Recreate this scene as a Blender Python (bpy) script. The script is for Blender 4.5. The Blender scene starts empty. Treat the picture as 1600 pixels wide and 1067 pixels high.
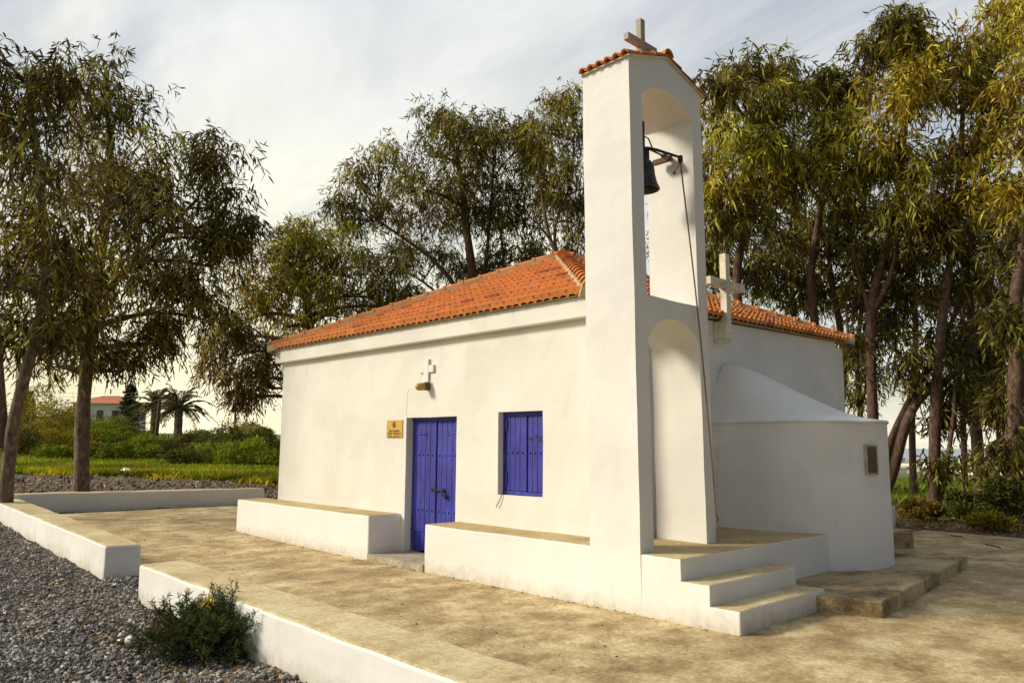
import bpy, bmesh, math, random
import numpy as np
from mathutils import Vector, Matrix

random.seed(7)
RNG = np.random.default_rng(7)
SC = bpy.context.scene
COL = SC.collection
R = math.radians

# ------------------------------------------------------------------ camera
CAM = np.array([6.794, -7.116, 1.701]); YAW, PITCH, ROLL, FPX = R(46.379), R(7.631), R(0.378), 1205.2
_f = np.array([-math.sin(YAW) * math.cos(PITCH), math.cos(YAW) * math.cos(PITCH), math.sin(PITCH)])
_r = np.array([math.cos(YAW), math.sin(YAW), 0.0]); _u = np.cross(_r, _f)
RT = _r * math.cos(ROLL) + _u * math.sin(ROLL); UP = -_r * math.sin(ROLL) + _u * math.cos(ROLL); FW = _f
cd = bpy.data.cameras.new("camera"); cam = bpy.data.objects.new("camera", cd); COL.objects.link(cam)
cam.matrix_world = Matrix(((RT[0], UP[0], -FW[0], CAM[0]), (RT[1], UP[1], -FW[1], CAM[1]), (RT[2], UP[2], -FW[2], CAM[2]), (0, 0, 0, 1)))
cd.sensor_width = 36; cd.lens = 36 * FPX / 1600; cd.clip_start = 0.05; cd.clip_end = 40000
SC.camera = cam

def ray(px, py): return FW + RT * (px - 800) / FPX - UP * (py - 533.5) / FPX
def at(px, py, d): return CAM + ray(px, py) * d
def onx(px, py, x):
    v = ray(px, py); return CAM + v * (x - CAM[0]) / v[0]
def onz(px, py, z):
    v = ray(px, py); return CAM + v * (z - CAM[2]) / v[2]

# ------------------------------------------------------------------ light
SUN_EL = R(30); SUN_AZ = math.atan2(-0.65, -0.76)          # light comes from the left and in front of the facade
SDIR = Vector((math.sin(SUN_AZ) * math.cos(SUN_EL), math.cos(SUN_AZ) * math.cos(SUN_EL), math.sin(SUN_EL)))
sl = bpy.data.lights.new("sun", 'SUN'); sl.energy = 2.9; sl.angle = R(12); sl.color = (1.0, 0.91, 0.73)
so = bpy.data.objects.new("sun", sl); COL.objects.link(so); so.rotation_euler = SDIR.to_track_quat('Z', 'Y').to_euler()
SC.view_settings.view_transform = 'Standard'; SC.view_settings.look = 'None'; SC.view_settings.exposure = 0.3; SC.view_settings.gamma = 1
W = bpy.data.worlds.new("World"); SC.world = W; W.use_nodes = True
nt = W.node_tree; N = nt.nodes; L = nt.links; N.clear()
out = N.new('ShaderNodeOutputWorld'); bg = N.new('ShaderNodeBackground'); bg.inputs[1].default_value = 0.1
sky = N.new('ShaderNodeTexSky'); sky.sky_type = 'NISHITA'; sky.sun_disc = False; sky.sun_elevation = SUN_EL; sky.sun_rotation = SUN_AZ % (2 * math.pi)
sky.dust_density = 2.0
tc = N.new('ShaderNodeTexCoord'); sep = N.new('ShaderNodeSeparateXYZ'); L.new(tc.outputs['Generated'], sep.inputs[0])
def wmath(op, a, b=None, clamp=False):
    n = N.new('ShaderNodeMath'); n.operation = op; n.use_clamp = clamp
    for i, v in enumerate((a, b)):
        if v is None: continue
        if isinstance(v, (int, float)): n.inputs[i].default_value = v
        else: L.new(v, n.inputs[i])
    return n.outputs[0]
zz = wmath('ADD', wmath('MAXIMUM', sep.outputs[2], 0.0), 0.22)
cmb = N.new('ShaderNodeCombineXYZ'); L.new(wmath('DIVIDE', sep.outputs[0], zz), cmb.inputs[0]); L.new(wmath('DIVIDE', sep.outputs[1], zz), cmb.inputs[1])
mp = N.new('ShaderNodeMapping'); mp.inputs['Rotation'].default_value = (0, 0, R(35)); mp.inputs['Scale'].default_value = (0.55, 1.5, 1); L.new(cmb.outputs[0], mp.inputs[0])
nz = N.new('ShaderNodeTexNoise'); nz.inputs['Scale'].default_value = 1.3; nz.inputs['Detail'].default_value = 8; nz.inputs['Roughness'].default_value = 0.55; nz.inputs['Distortion'].default_value = 0.5; L.new(mp.outputs[0], nz.inputs[0])
cr = N.new('ShaderNodeValToRGB'); cr.color_ramp.elements[0].position = 0.34; cr.color_ramp.elements[1].position = 0.66
cr.color_ramp.elements[0].color = (0.12, 0.12, 0.12, 1); cr.color_ramp.elements[1].color = (0.97, 0.97, 0.97, 1); L.new(nz.outputs[0], cr.inputs[0])
# thick bright haze low and towards the west (minus x)
west = wmath('MULTIPLY_ADD', sep.outputs[0], -0.5); N[-1].inputs[2].default_value = 0.5
low = wmath('SUBTRACT', 1.0, wmath('MULTIPLY', sep.outputs[2], 1.5), True)
glow = wmath('MULTIPLY', wmath('POWER', west, 1.3), wmath('POWER', low, 1.2), True)
cc = N.new('ShaderNodeMix'); cc.data_type = 'RGBA'; L.new(glow, cc.inputs[0]); cc.inputs[6].default_value = (7.9, 8.2, 8.4, 1); cc.inputs[7].default_value = (10.6, 9.5, 6.0, 1)
mp2 = N.new('ShaderNodeMapping'); mp2.inputs['Rotation'].default_value = (0, 0, R(50)); mp2.inputs['Scale'].default_value = (0.35, 1.3, 1); L.new(cmb.outputs[0], mp2.inputs[0])
nz2 = N.new('ShaderNodeTexNoise'); nz2.inputs['Scale'].default_value = 1.1; nz2.inputs['Detail'].default_value = 6; nz2.inputs['Distortion'].default_value = 0.8; L.new(mp2.outputs[0], nz2.inputs[0])
band = N.new('ShaderNodeMapRange'); band.inputs[1].default_value = 0.36; band.inputs[2].default_value = 0.62; band.inputs[3].default_value = 0.80; band.inputs[4].default_value = 1.06; L.new(nz2.outputs[0], band.inputs[0])
cb_ = N.new('ShaderNodeMix'); cb_.data_type = 'RGBA'; cb_.blend_type = 'MULTIPLY'; cb_.inputs[0].default_value = 1; L.new(cc.outputs[2], cb_.inputs[6]); L.new(band.outputs[0], cb_.inputs[7])
fac = wmath('MAXIMUM', cr.outputs[0], wmath('MULTIPLY', glow, 1.25), True)
mx = N.new('ShaderNodeMix'); mx.data_type = 'RGBA'; L.new(fac, mx.inputs[0]); L.new(sky.outputs[0], mx.inputs[6]); L.new(cb_.outputs[2], mx.inputs[7])
# the unseen eastern sky is dimmed and tinted to darken the east-facing walls
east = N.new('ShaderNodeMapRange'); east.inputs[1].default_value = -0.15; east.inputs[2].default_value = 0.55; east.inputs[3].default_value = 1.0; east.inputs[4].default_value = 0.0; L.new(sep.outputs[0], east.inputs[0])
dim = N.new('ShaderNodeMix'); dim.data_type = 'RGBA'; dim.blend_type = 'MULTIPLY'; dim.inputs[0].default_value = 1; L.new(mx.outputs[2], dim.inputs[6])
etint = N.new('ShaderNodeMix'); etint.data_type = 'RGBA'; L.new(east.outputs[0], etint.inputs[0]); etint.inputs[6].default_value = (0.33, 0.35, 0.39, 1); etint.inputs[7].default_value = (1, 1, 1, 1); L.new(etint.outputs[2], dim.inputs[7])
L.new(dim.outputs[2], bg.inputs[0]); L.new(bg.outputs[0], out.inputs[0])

# ------------------------------------------------------------------ tagging
def tag(o, label=None, cat=None, group=None, kind=None):
    if label: o['label'] = label
    if cat: o['category'] = cat
    if group: o['group'] = group
    if kind: o['kind'] = kind
    return o
def empty(name, loc, label, cat, group=None):
    o = bpy.data.objects.new(name, None); COL.objects.link(o); o.location = loc; o.empty_display_size = 0.2
    return tag(o, label, cat, group)
def link_mesh(name, me, mats, parent=None):
    o = bpy.data.objects.new(name, me); COL.objects.link(o)
    for m in (mats if isinstance(mats, (list, tuple)) else [mats]): me.materials.append(m)
    if parent is not None:
        o.parent = parent; o.matrix_parent_inverse = Matrix.Identity(4)
        # geometry is written in world space: move it into the parent's frame
        off = Vector(); p = parent
        while p is not None: off += p.location; p = p.parent
        if off.length > 0: me.transform(Matrix.Translation(-off))
    return o

# ------------------------------------------------------------------ materials
def mat(name):
    m = bpy.data.materials.new(name); m.use_nodes = True
    return m, m.node_tree.nodes, m.node_tree.links, m.node_tree.nodes['Principled BSDF']
def ramp(N, L, src, stops):
    r = N.new('ShaderNodeValToRGB'); e = r.color_ramp.elements
    while len(e) < len(stops): e.new(0.5)
    for i, (p, c) in enumerate(stops):
        e[i].position = p; e[i].color = (c if len(c) == 4 else (*c, 1))
    L.new(src, r.inputs[0]); return r.outputs[0]
def noise(N, L, scale, detail=6, rough=0.6, vec=None, dist=0.0):
    n = N.new('ShaderNodeTexNoise'); n.inputs['Scale'].default_value = scale; n.inputs['Detail'].default_value = detail
    n.inputs['Roughness'].default_value = rough; n.inputs['Distortion'].default_value = dist
    if vec is not None: L.new(vec, n.inputs['Vector'])
    return n.outputs[0]
def mixc(N, L, f, a, b, mode='MIX'):
    n = N.new('ShaderNodeMix'); n.data_type = 'RGBA'; n.blend_type = mode
    for s, v in ((0, f), (6, a), (7, b)):
        if isinstance(v, (int, float)): n.inputs[s].default_value = v
        elif isinstance(v, tuple): n.inputs[s].default_value = (v if len(v) == 4 else (*v, 1))
        else: L.new(v, n.inputs[s])
    return n.outputs[2]
def bump(N, L, b, h, strength=0.3, dist=0.02):
    n = N.new('ShaderNodeBump'); n.inputs['Strength'].default_value = strength; n.inputs['Distance'].default_value = dist
    L.new(h, n.inputs['Height']); L.new(n.outputs[0], b.inputs['Normal']); return n
def geo(N): return N.new('ShaderNodeNewGeometry').outputs['Position']
def mth(N, L, op, a, b=None, c=None, clamp=False):
    n = N.new('ShaderNodeMath'); n.operation = op; n.use_clamp = clamp
    for i, v in enumerate((a, b, c)):
        if v is None: continue
        if isinstance(v, (int, float)): n.inputs[i].default_value = v
        else: L.new(v, n.inputs[i])
    return n.outputs[0]
def mapping(N, L, vec, scale=(1, 1, 1), rot=(0, 0, 0)):
    n = N.new('ShaderNodeMapping'); n.inputs['Scale'].default_value = scale; n.inputs['Rotation'].default_value = rot; L.new(vec, n.inputs[0]); return n.outputs[0]

def make_plaster(name, base, stain, cracks=True):
    m, N, L, b = mat(name); p = geo(N)
    c = ramp(N, L, noise(N, L, 0.9, 5, 0.55, p), [(0.3, stain), (0.62, base)])
    st = noise(N, L, 3.0, 5, 0.6, mapping(N, L, p, (2.6, 2.6, 0.4)))
    c = mixc(N, L, ramp(N, L, st, [(0.56, (0, 0, 0)), (0.84, (0.30, 0.30, 0.30))]), c, tuple(x * 0.72 for x in stain))
    sx = N.new('ShaderNodeSeparateXYZ'); L.new(p, sx.inputs[0])
    n2 = noise(N, L, 9, 5, 0.65, p)
    foot = mth(N, L, 'MULTIPLY_ADD', sx.outputs[2], -4.2, mth(N, L, 'MULTIPLY', n2, 1.5), True)   # splash dirt along the ground
    c = mixc(N, L, mth(N, L, 'MULTIPLY', foot, 0.7), c, (0.40, 0.34, 0.22))
    if cracks:
        v = N.new('ShaderNodeTexVoronoi'); v.feature = 'DISTANCE_TO_EDGE'; v.inputs['Scale'].default_value = 0.75
        L.new(mixc(N, L, 0.22, p, N.new('ShaderNodeTexNoise').outputs[1]), v.inputs['Vector'])
        line = ramp(N, L, v.outputs[0], [(0.0, (1, 1, 1)), (0.0034, (0, 0, 0))])
        msk = ramp(N, L, noise(N, L, 0.55, 3, 0.5, p), [(0.57, (0, 0, 0)), (0.66, (0.42, 0.42, 0.42))])
        c = mixc(N, L, mth(N, L, 'MULTIPLY', line, msk), c, (0.42, 0.38, 0.29))
    pt = ramp(N, L, noise(N, L, 0.75, 2, 0.4, mapping(N, L, p, (1, 1, 1.4)), 0.4), [(0.545, (0, 0, 0)), (0.56, (0.28, 0.28, 0.28))])   # repaired patches
    c = mixc(N, L, pt, c, tuple(min(.86, x * 1.06) for x in base))
    sp = ramp(N, L, noise(N, L, 26, 3, 0.6, p), [(0.74, (0, 0, 0)), (0.78, (0.4, 0.4, 0.4))])
    c = mixc(N, L, sp, c, (0.5, 0.45, 0.34))
    L.new(c, b.inputs['Base Color']); b.inputs['Roughness'].default_value = 0.85
    h = mth(N, L, 'ADD', mth(N, L, 'MULTIPLY', noise(N, L, 2.2, 3, 0.5, p), 2.5), mth(N, L, 'MULTIPLY', noise(N, L, 70, 4, 0.6, p), 0.25))
    bump(N, L, b, h, 0.35, 0.02); return m
M_PLASTER = make_plaster("white_plaster", (0.765, 0.745, 0.675), (0.68, 0.655, 0.57))
M_LIMEWASH = make_plaster("limewash", (0.79, 0.775, 0.725), (0.715, 0.695, 0.64), False)
M_APSE = make_plaster("grey_white_plaster", (0.81, 0.79, 0.755), (0.70, 0.68, 0.64), False)

def make_concrete(name, stops, scale, specks=True, fine=0.35, crack=False):
    m, N, L, b = mat(name); p = geo(N)
    w = mapping(N, L, p, (1, 0.75, 1), (0, 0, R(20)))
    n1 = noise(N, L, scale, 12, 0.72, w, 0.12)
    c = ramp(N, L, n1, stops)
    n3 = noise(N, L, scale * 0.28, 4, 0.5, p)
    c = mixc(N, L, ramp(N, L, n3, [(0.36, (0.38, 0.38, 0.38)), (0.56, (0, 0, 0))]), c, tuple(x * 0.62 for x in stops[1][1]))
    g = noise(N, L, 120, 3, 0.7, p)
    c = mixc(N, L, fine, c, ramp(N, L, g, [(0.3, (0.12, 0.1, 0.06)), (0.7, (1, 0.95, 0.8))]), 'OVERLAY')
    g2 = noise(N, L, 24, 8, 0.75, p); c = mixc(N, L, fine * 1.2, c, ramp(N, L, g2, [(0.34, (0.16, 0.13, 0.09)), (0.66, (0.92, 0.88, 0.76))]), 'OVERLAY')
    if crack:
        v = N.new('ShaderNodeTexVoronoi'); v.feature = 'DISTANCE_TO_EDGE'; v.inputs['Scale'].default_value = 0.42
        nn_ = N.new('ShaderNodeTexNoise'); nn_.inputs['Scale'].default_value = 3.0; nn_.inputs['Detail'].default_value = 6; L.new(p, nn_.inputs['Vector'])
        L.new(mixc(N, L, 0.16, p, nn_.outputs[1]), v.inputs['Vector'])
        c = mixc(N, L, mth(N, L, 'MULTIPLY', ramp(N, L, v.outputs[0], [(0.0, (1, 1, 1)), (0.004, (0, 0, 0))]), ramp(N, L, noise(N, L, 0.3, 2, 0.5, p), [(0.46, (0, 0, 0)), (0.54, (0.35, 0.35, 0.35))])), c, (0.12, 0.08, 0.04))
    if specks:
        s = ramp(N, L, noise(N, L, 11, 4, 0.7, p), [(0.69, (0, 0, 0)), (0.73, (0.6, 0.6, 0.6))])
        c = mixc(N, L, s, c, (0.10, 0.075, 0.045))
    L.new(c, b.inputs['Base Color']); b.inputs['Roughness'].default_value = 0.9
    bump(N, L, b, mth(N, L, 'ADD', n1, mth(N, L, 'MULTIPLY', g, 0.4)), 0.4, 0.012); return m
M_YARD = make_concrete("yard_concrete", [(0.34, (0.215, 0.147, 0.072)), (0.44, (0.355, 0.268, 0.144)), (0.53, (0.50, 0.40, 0.24)), (0.64, (0.70, 0.61, 0.43))], 2.3, fine=0.45, crack=True)
M_TOP = make_concrete("bench_concrete", [(0.32, (0.33, 0.235, 0.11)), (0.45, (0.44, 0.34, 0.18)), (0.6, (0.54, 0.44, 0.26)), (0.7, (0.60, 0.52, 0.35))], 1.6)
M_KERB = make_concrete("wall_top_concrete", [(0.3, (0.30, 0.22, 0.11)), (0.42, (0.50, 0.40, 0.23)), (0.55, (0.61, 0.52, 0.33)), (0.7, (0.68, 0.61, 0.43))], 2.6)
M_SLAB = make_concrete("slab_concrete", [(0.36, (0.085, 0.062, 0.036)), (0.44, (0.27, 0.20, 0.11)), (0.53, (0.47, 0.38, 0.22)), (0.66, (0.57, 0.49, 0.32))], 1.9)
M_STEP = make_concrete("grey_step_concrete", [(0.32, (0.24, 0.2, 0.14)), (0.45, (0.36, 0.32, 0.25)), (0.6, (0.46, 0.42, 0.34)), (0.7, (0.52, 0.48, 0.4))], 2.5)
M_MORTAR = make_concrete("mortar", [(0.3, (0.27, 0.20, 0.12)), (0.45, (0.38, 0.30, 0.19)), (0.6, (0.45, 0.37, 0.24)), (0.7, (0.5, 0.42, 0.29))], 3.0, True, 0.3)
M_CROSS = make_concrete("weathered_white_stone", [(0.32, (0.36, 0.29, 0.2)), (0.42, (0.62, 0.56, 0.44)), (0.55, (0.74, 0.70, 0.60)), (0.7, (0.78, 0.74, 0.66))], 3.5, True, 0.2)
M_CROSSBROWN = make_concrete("pinkish_stone", [(0.32, (0.28, 0.25, 0.22)), (0.45, (0.36, 0.32, 0.29)), (0.6, (0.41, 0.37, 0.33)), (0.7, (0.47, 0.42, 0.38))], 3.0, True, 0.2)

def attr_mat(name, rough=0.6, transl=0.0, tint=(1, 1, 1), var=0.0, vscale=2.0, spec=0.5, bumpy=0.0):
    m, N, L, b = mat(name); a = N.new('ShaderNodeAttribute'); a.attribute_name = 'col'; c = a.outputs['Color']
    if tint != (1, 1, 1): c = mixc(N, L, 1.0, c, tint, 'MULTIPLY')
    if var: c = mixc(N, L, 1.0, c, ramp(N, L, noise(N, L, vscale, 5, 0.6, geo(N)), [(0.3, (1 - var,) * 3), (0.7, (1 + var,) * 3)]), 'MULTIPLY')
    L.new(c, b.inputs['Base Color']); b.inputs['Roughness'].default_value = rough; b.inputs['Specular IOR Level'].default_value = spec
    if bumpy: bump(N, L, b, noise(N, L, 40, 4, 0.6, geo(N)), bumpy, 0.01)
    if transl:
        t = N.new('ShaderNodeBsdfTranslucent'); L.new(mixc(N, L, 1.0, c, (1.25, 1.15, 0.5), 'MULTIPLY'), t.inputs[0])
        mxs = N.new('ShaderNodeMixShader'); mxs.inputs[0].default_value = transl
        L.new(b.outputs[0], mxs.inputs[1]); L.new(t.outputs[0], mxs.inputs[2]); L.new(mxs.outputs[0], N['Material Output'].inputs[0])
    return m
M_LEAF = attr_mat("eucalyptus_leaf", 0.55, 0.30, spec=0.12)
M_BUSH = attr_mat("shrub_leaf", 0.6, 0.22, spec=0.1)
M_GRASS = attr_mat("grass_blade", 0.65, 0.3, spec=0.12)
M_STONE = attr_mat("gravel_stone", 0.9, 0, (1, 1, 1), 0.25, 60)
M_TILE = attr_mat("terracotta_tile", 0.75, 0, (1, 1, 1), 0.20, 5, 0.3, 0.35)

def make_bark(name, c0, c1, c2):
    m, N, L, b = mat(name); p = geo(N)
    n1 = noise(N, L, 6.0, 9, 0.72, mapping(N, L, p, (2.0, 2.0, 0.8)), 0.3)
    c = ramp(N, L, n1, [(0.32, c0), (0.5, c1), (0.68, c2)])
    L.new(c, b.inputs['Base Color']); b.inputs['Roughness'].default_value = 0.9
    bump(N, L, b, noise(N, L, 9, 6, 0.7, mapping(N, L, p, (2, 2, 0.5))), 0.8, 0.05); return m
M_BARK = make_bark("eucalyptus_bark", (0.045, 0.028, 0.017), (0.16, 0.11, 0.07), (0.36, 0.28, 0.19))
M_BARKR = make_bark("reddish_bark", (0.045, 0.024, 0.017), (0.12, 0.066, 0.043), (0.25, 0.16, 0.105))

def make_blue():
    m, N, L, b = mat("worn_blue_paint"); p = geo(N)
    s = noise(N, L, 5, 9, 0.74, mapping(N, L, p, (6, 6, 0.7)))
    c = ramp(N, L, s, [(0.32, (0.010, 0.006, 0.06)), (0.44, (0.016, 0.015, 0.18)), (0.57, (0.024, 0.025, 0.33)), (0.65, (0.07, 0.085, 0.46)), (0.75, (0.28, 0.29, 0.60))])
    c = mixc(N, L, ramp(N, L, noise(N, L, 1.7, 3, 0.5, p), [(0.45, (0, 0, 0)), (0.65, (0.4, 0.4, 0.4))]), c, (0.04, 0.048, 0.38))
    L.new(c, b.inputs['Base Color']); b.inputs['Roughness'].default_value = 0.55
    bump(N, L, b, s, 0.4, 0.01); return m
M_BLUE = make_blue()
def simple(name, c, rough=0.6, metal=0.0, var=0.25, scale=8.0):
    m, N, L, b = mat(name)
    k = ramp(N, L, noise(N, L, scale, 5, 0.6, geo(N)), [(0.3, tuple(x * (1 - var) for x in c)), (0.7, tuple(min(1, x * (1 + var)) for x in c))])
    L.new(k, b.inputs['Base Color']); b.inputs['Roughness'].default_value = rough; b.inputs['Metallic'].default_value = metal; return m
M_IRON = simple("dark_iron", (0.035, 0.03, 0.028), 0.55, 0.6)
M_BRONZE = simple("bell_bronze", (0.06, 0.055, 0.05), 0.5, 0.55, 0.45)
M_RUST = simple("rusty_steel", (0.12, 0.065, 0.04), 0.8, 0.2)
M_BRASS = simple("brass_plate", (0.58, 0.36, 0.055), 0.45, 0.15, 0.2, 20)
M_ENGRAVE = simple("dark_engraving", (0.07, 0.03, 0.01), 0.8)
M_AMBER = simple("amber_glass", (0.42, 0.29, 0.06), 0.35, 0.0, 0.2)
M_GLASS = simple("dark_glass", (0.04, 0.04, 0.03), 0.15, 0.0, 0.2)
M_ROPE = simple("old_rope", (0.2, 0.145, 0.075), 0.9)
M_GREYFRAME = simple("grey_window_frame", (0.42, 0.37, 0.27), 0.7)
M_MESH = simple("brown_louvre", (0.10, 0.085, 0.05), 0.6)
M_SEA = simple("sea_water", (0.36, 0.41, 0.44), 0.6, 0.0, 0.05, 0.002)
M_FARWALL = simple("far_white_wall", (0.74, 0.70, 0.60), 0.9, 0, 0.1, 0.3)
M_FARROOF = simple("far_red_roof", (0.48, 0.15, 0.06), 0.8, 0, 0.2, 1.5)
M_POLE = simple("weathered_pole", (0.12, 0.07, 0.04), 0.9)
M_WHITE = simple("white_ceramic", (0.72, 0.70, 0.66), 0.4, 0, 0.1)
M_BROWNGLASS = simple("brown_glass", (0.13, 0.055, 0.012), 0.15, 0, 0.2)

# ------------------------------------------------------------------ mesh helper
class MB:
    def __init__(s): s.v = []; s.f = []; s.m = []; s.c = []
    def add(s, vs, fs, mi=0, col=None):
        o = len(s.v); s.v += [tuple(map(float, p)) for p in vs]
        for f in fs: s.f.append(tuple(i + o for i in f)); s.m.append(mi); s.c.append(col)
    def box(s, lo, hi, mi=0, top=None, col=None):
        x0, y0, z0 = lo; x1, y1, z1 = hi
        v = [(x0, y0, z0), (x1, y0, z0), (x1, y1, z0), (x0, y1, z0), (x0, y0, z1), (x1, y0, z1), (x1, y1, z1), (x0, y1, z1)]
        s.add(v, [(0, 3, 2, 1), (0, 1, 5, 4), (1, 2, 6, 5), (2, 3, 7, 6), (3, 0, 4, 7)], mi, col)
        s.add(v, [(4, 5, 6, 7)], mi if top is None else top, col)
    def tube(s, pts, rad, n=8, mi=0, col=None, cap=True):
        pts = [Vector(p) for p in pts]; k = len(pts)
        if not hasattr(rad, '__len__'): rad = [rad] * k
        vs = []; ref = Vector((0.31, 0.95, 0.12)); prev = None
        for i, p in enumerate(pts):
            d = (pts[min(i + 1, k - 1)] - pts[max(i - 1, 0)])
            if d.length < 1e-9: d = Vector((0, 0, 1))
            d.normalize()
            a = (prev - d * prev.dot(d)) if prev is not None else (ref - d * ref.dot(d))
            if a.length < 1e-4: a = d.orthogonal()
            a.normalize(); prev = a; b = d.cross(a)
            for j in range(n):
                t = 2 * math.pi * j / n; vs.append(p + (a * math.cos(t) + b * math.sin(t)) * rad[i])
        fs = [(i * n + j, i * n + (j + 1) % n, (i + 1) * n + (j + 1) % n, (i + 1) * n + j) for i in range(k - 1) for j in range(n)]
        if cap: fs += [tuple(range(n - 1, -1, -1)), tuple(range((k - 1) * n, k * n))]
        s.add(vs, fs, mi, col)
    def lathe(s, prof, center, n=24, axis=None, mi=0):
        c = Vector(center); ax = Vector(axis or (0, 0, 1)).normalized(); a = ax.orthogonal().normalized(); b = ax.cross(a)
        vs = [c + ax * z + (a * math.cos(2 * math.pi * j / n) + b * math.sin(2 * math.pi * j / n)) * r for r, z in prof for j in range(n)]
        fs = [(i * n + j, i * n + (j + 1) % n, (i + 1) * n + (j + 1) % n, (i + 1) * n + j) for i in range(len(prof) - 1) for j in range(n)]
        s.add(vs, fs, mi)
    def build(s, name, mats, parent=None, smooth=False, bevel=0.0, seg=2):
        me = bpy.data.meshes.new(name); me.from_pydata(s.v, [], s.f)
        me.polygons.foreach_set('material_index', s.m)
        if any(c is not None for c in s.c):
            a = me.color_attributes.new('col', 'FLOAT_COLOR', 'CORNER'); arr = []
            for f, c in zip(s.f, s.c): arr += (list(c) + [1.0]) * len(f)
            a.data.foreach_set('color', arr)
        if smooth: me.polygons.foreach_set('use_smooth', [True] * len(s.f))
        me.update(); o = link_mesh(name, me, mats, parent)
        if bevel: add_bevel(o, bevel, seg)
        return o
def add_bevel(o, w, seg=2):
    b = o.modifiers.new('bevel', 'BEVEL'); b.width = w; b.segments = seg; b.limit_method = 'ANGLE'; b.angle_limit = R(40)

def prism(outer, holes, to3, depth_vec, mi=0, side_mi=None):
    """A flat outline with holes, filled and pushed along depth_vec: returns an MB-like bmesh."""
    bm = bmesh.new(); edges = []
    for loop in [outer] + holes:
        vs = [bm.verts.new(to3(p)) for p in loop]
        edges += [bm.edges.new((vs[i], vs[(i + 1) % len(vs)])) for i in range(len(vs))]
    bmesh.ops.triangle_fill(bm, use_beauty=True, use_dissolve=False, edges=edges)
    bmesh.ops.dissolve_limit(bm, angle_limit=0.001, verts=bm.verts, edges=[e for e in bm.edges if not e.is_boundary])
    r = bmesh.ops.extrude_face_region(bm, geom=list(bm.faces), use_keep_orig=True)
    bmesh.ops.translate(bm, verts=[g for g in r['geom'] if isinstance(g, bmesh.types.BMVert)], vec=depth_vec)
    bmesh.ops.recalc_face_normals(bm, faces=bm.faces); return bm
def bm_obj(name, bm, mats, parent=None, top_mi=None, bevel=0.0):
    if top_mi is not None:
        for f in bm.faces:
            if f.normal.z > 0.8: f.material_index = top_mi
    me = bpy.data.meshes.new(name); bm.to_mesh(me); bm.free(); o = link_mesh(name, me, mats, parent)
    if bevel: add_bevel(o, bevel)
    return o
def soft_box(bm, lo, hi, w=0.015, skip=()):
    """a box with rounded edges, except edges lying on the named joint sides (x0 x1 y0 y1 z0)"""
    geom = bmesh.ops.create_cube(bm, size=1)['verts']; lo = Vector(lo); hi = Vector(hi)
    for v in geom: v.co = Vector(((v.co.x + .5) * (hi.x - lo.x) + lo.x, (v.co.y + .5) * (hi.y - lo.y) + lo.y, (v.co.z + .5) * (hi.z - lo.z) + lo.z))
    pl = {'x0': (0, lo.x), 'x1': (0, hi.x), 'y0': (1, lo.y), 'y1': (1, hi.y), 'z0': (2, lo.z)}
    es = []
    for e in {e for v in geom for e in v.link_edges}:
        if not any(all(abs(v.co[pl[k[q:q + 2]][0]] - pl[k[q:q + 2]][1]) < 1e-6 for v in e.verts for q in range(0, len(k), 2)) for k in skip): es.append(e)
    bmesh.ops.bevel(bm, geom=es, offset=w, segments=2, affect='EDGES', profile=0.5)

from mathutils import noise as mnoise
def uneven(o, amp=0.006, size=0.5, step=0.16):
    """cut a mesh into small pieces and push its points about, as hand-laid plaster and old edges are"""
    bm = bmesh.new(); bm.from_mesh(o.data)
    for ax in range(3):
        lo = min(v.co[ax] for v in bm.verts); hi = max(v.co[ax] for v in bm.verts); n = int((hi - lo) / step); nv = Vector((0, 0, 0)); nv[ax] = 1
        for k in range(1, n + 1):
            c_ = Vector((0, 0, 0)); c_[ax] = lo + (hi - lo) * k / (n + 1) + 0.0007
            bmesh.ops.bisect_plane(bm, geom=bm.verts[:] + bm.edges[:] + bm.faces[:], dist=1e-5, plane_co=c_, plane_no=nv)
    off = Vector(); p_ = o.parent
    while p_ is not None: off += p_.location; p_ = p_.parent
    for v in bm.verts:
        q = v.co + off; v.co += mnoise.noise_vector(q / size) * amp
    bm.to_mesh(o.data); bm.free(); return o

def ss(a, b, x): t = np.clip((x - a) / (b - a), 0, 1); return t * t * (3 - 2 * t)

# ------------------------------------------------------------------ ground, sea
def ground_h(x, y):
    x = np.asarray(x, float); y = np.asarray(y, float); dx = x - CAM[0]; dy = y - CAM[1]; r = np.hypot(dx, dy)
    th = np.degrees(np.arctan2(-dx, dy)); s = ss(38, 58, th) * (1 - ss(150, 178, th))
    hl = 0.12 * ss(12, 24, r) + 0.2 * ss(24, 45, r) + 1.5 * ss(45, 85, r) + 2.0 * ss(85, 200, r)
    hr = -0.06 * ss(18, 22, r) - 0.35 * ss(24, 36, r) - 1.4 * ss(36, 100, r) - 29 * ss(112, 420, r)
    h = s * hl + (1 - s) * hr
    return h - 0.09 * ss(2500, 3300, r) * 100 * 1.0
def gz(x, y): return float(ground_h(x, y))

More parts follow.
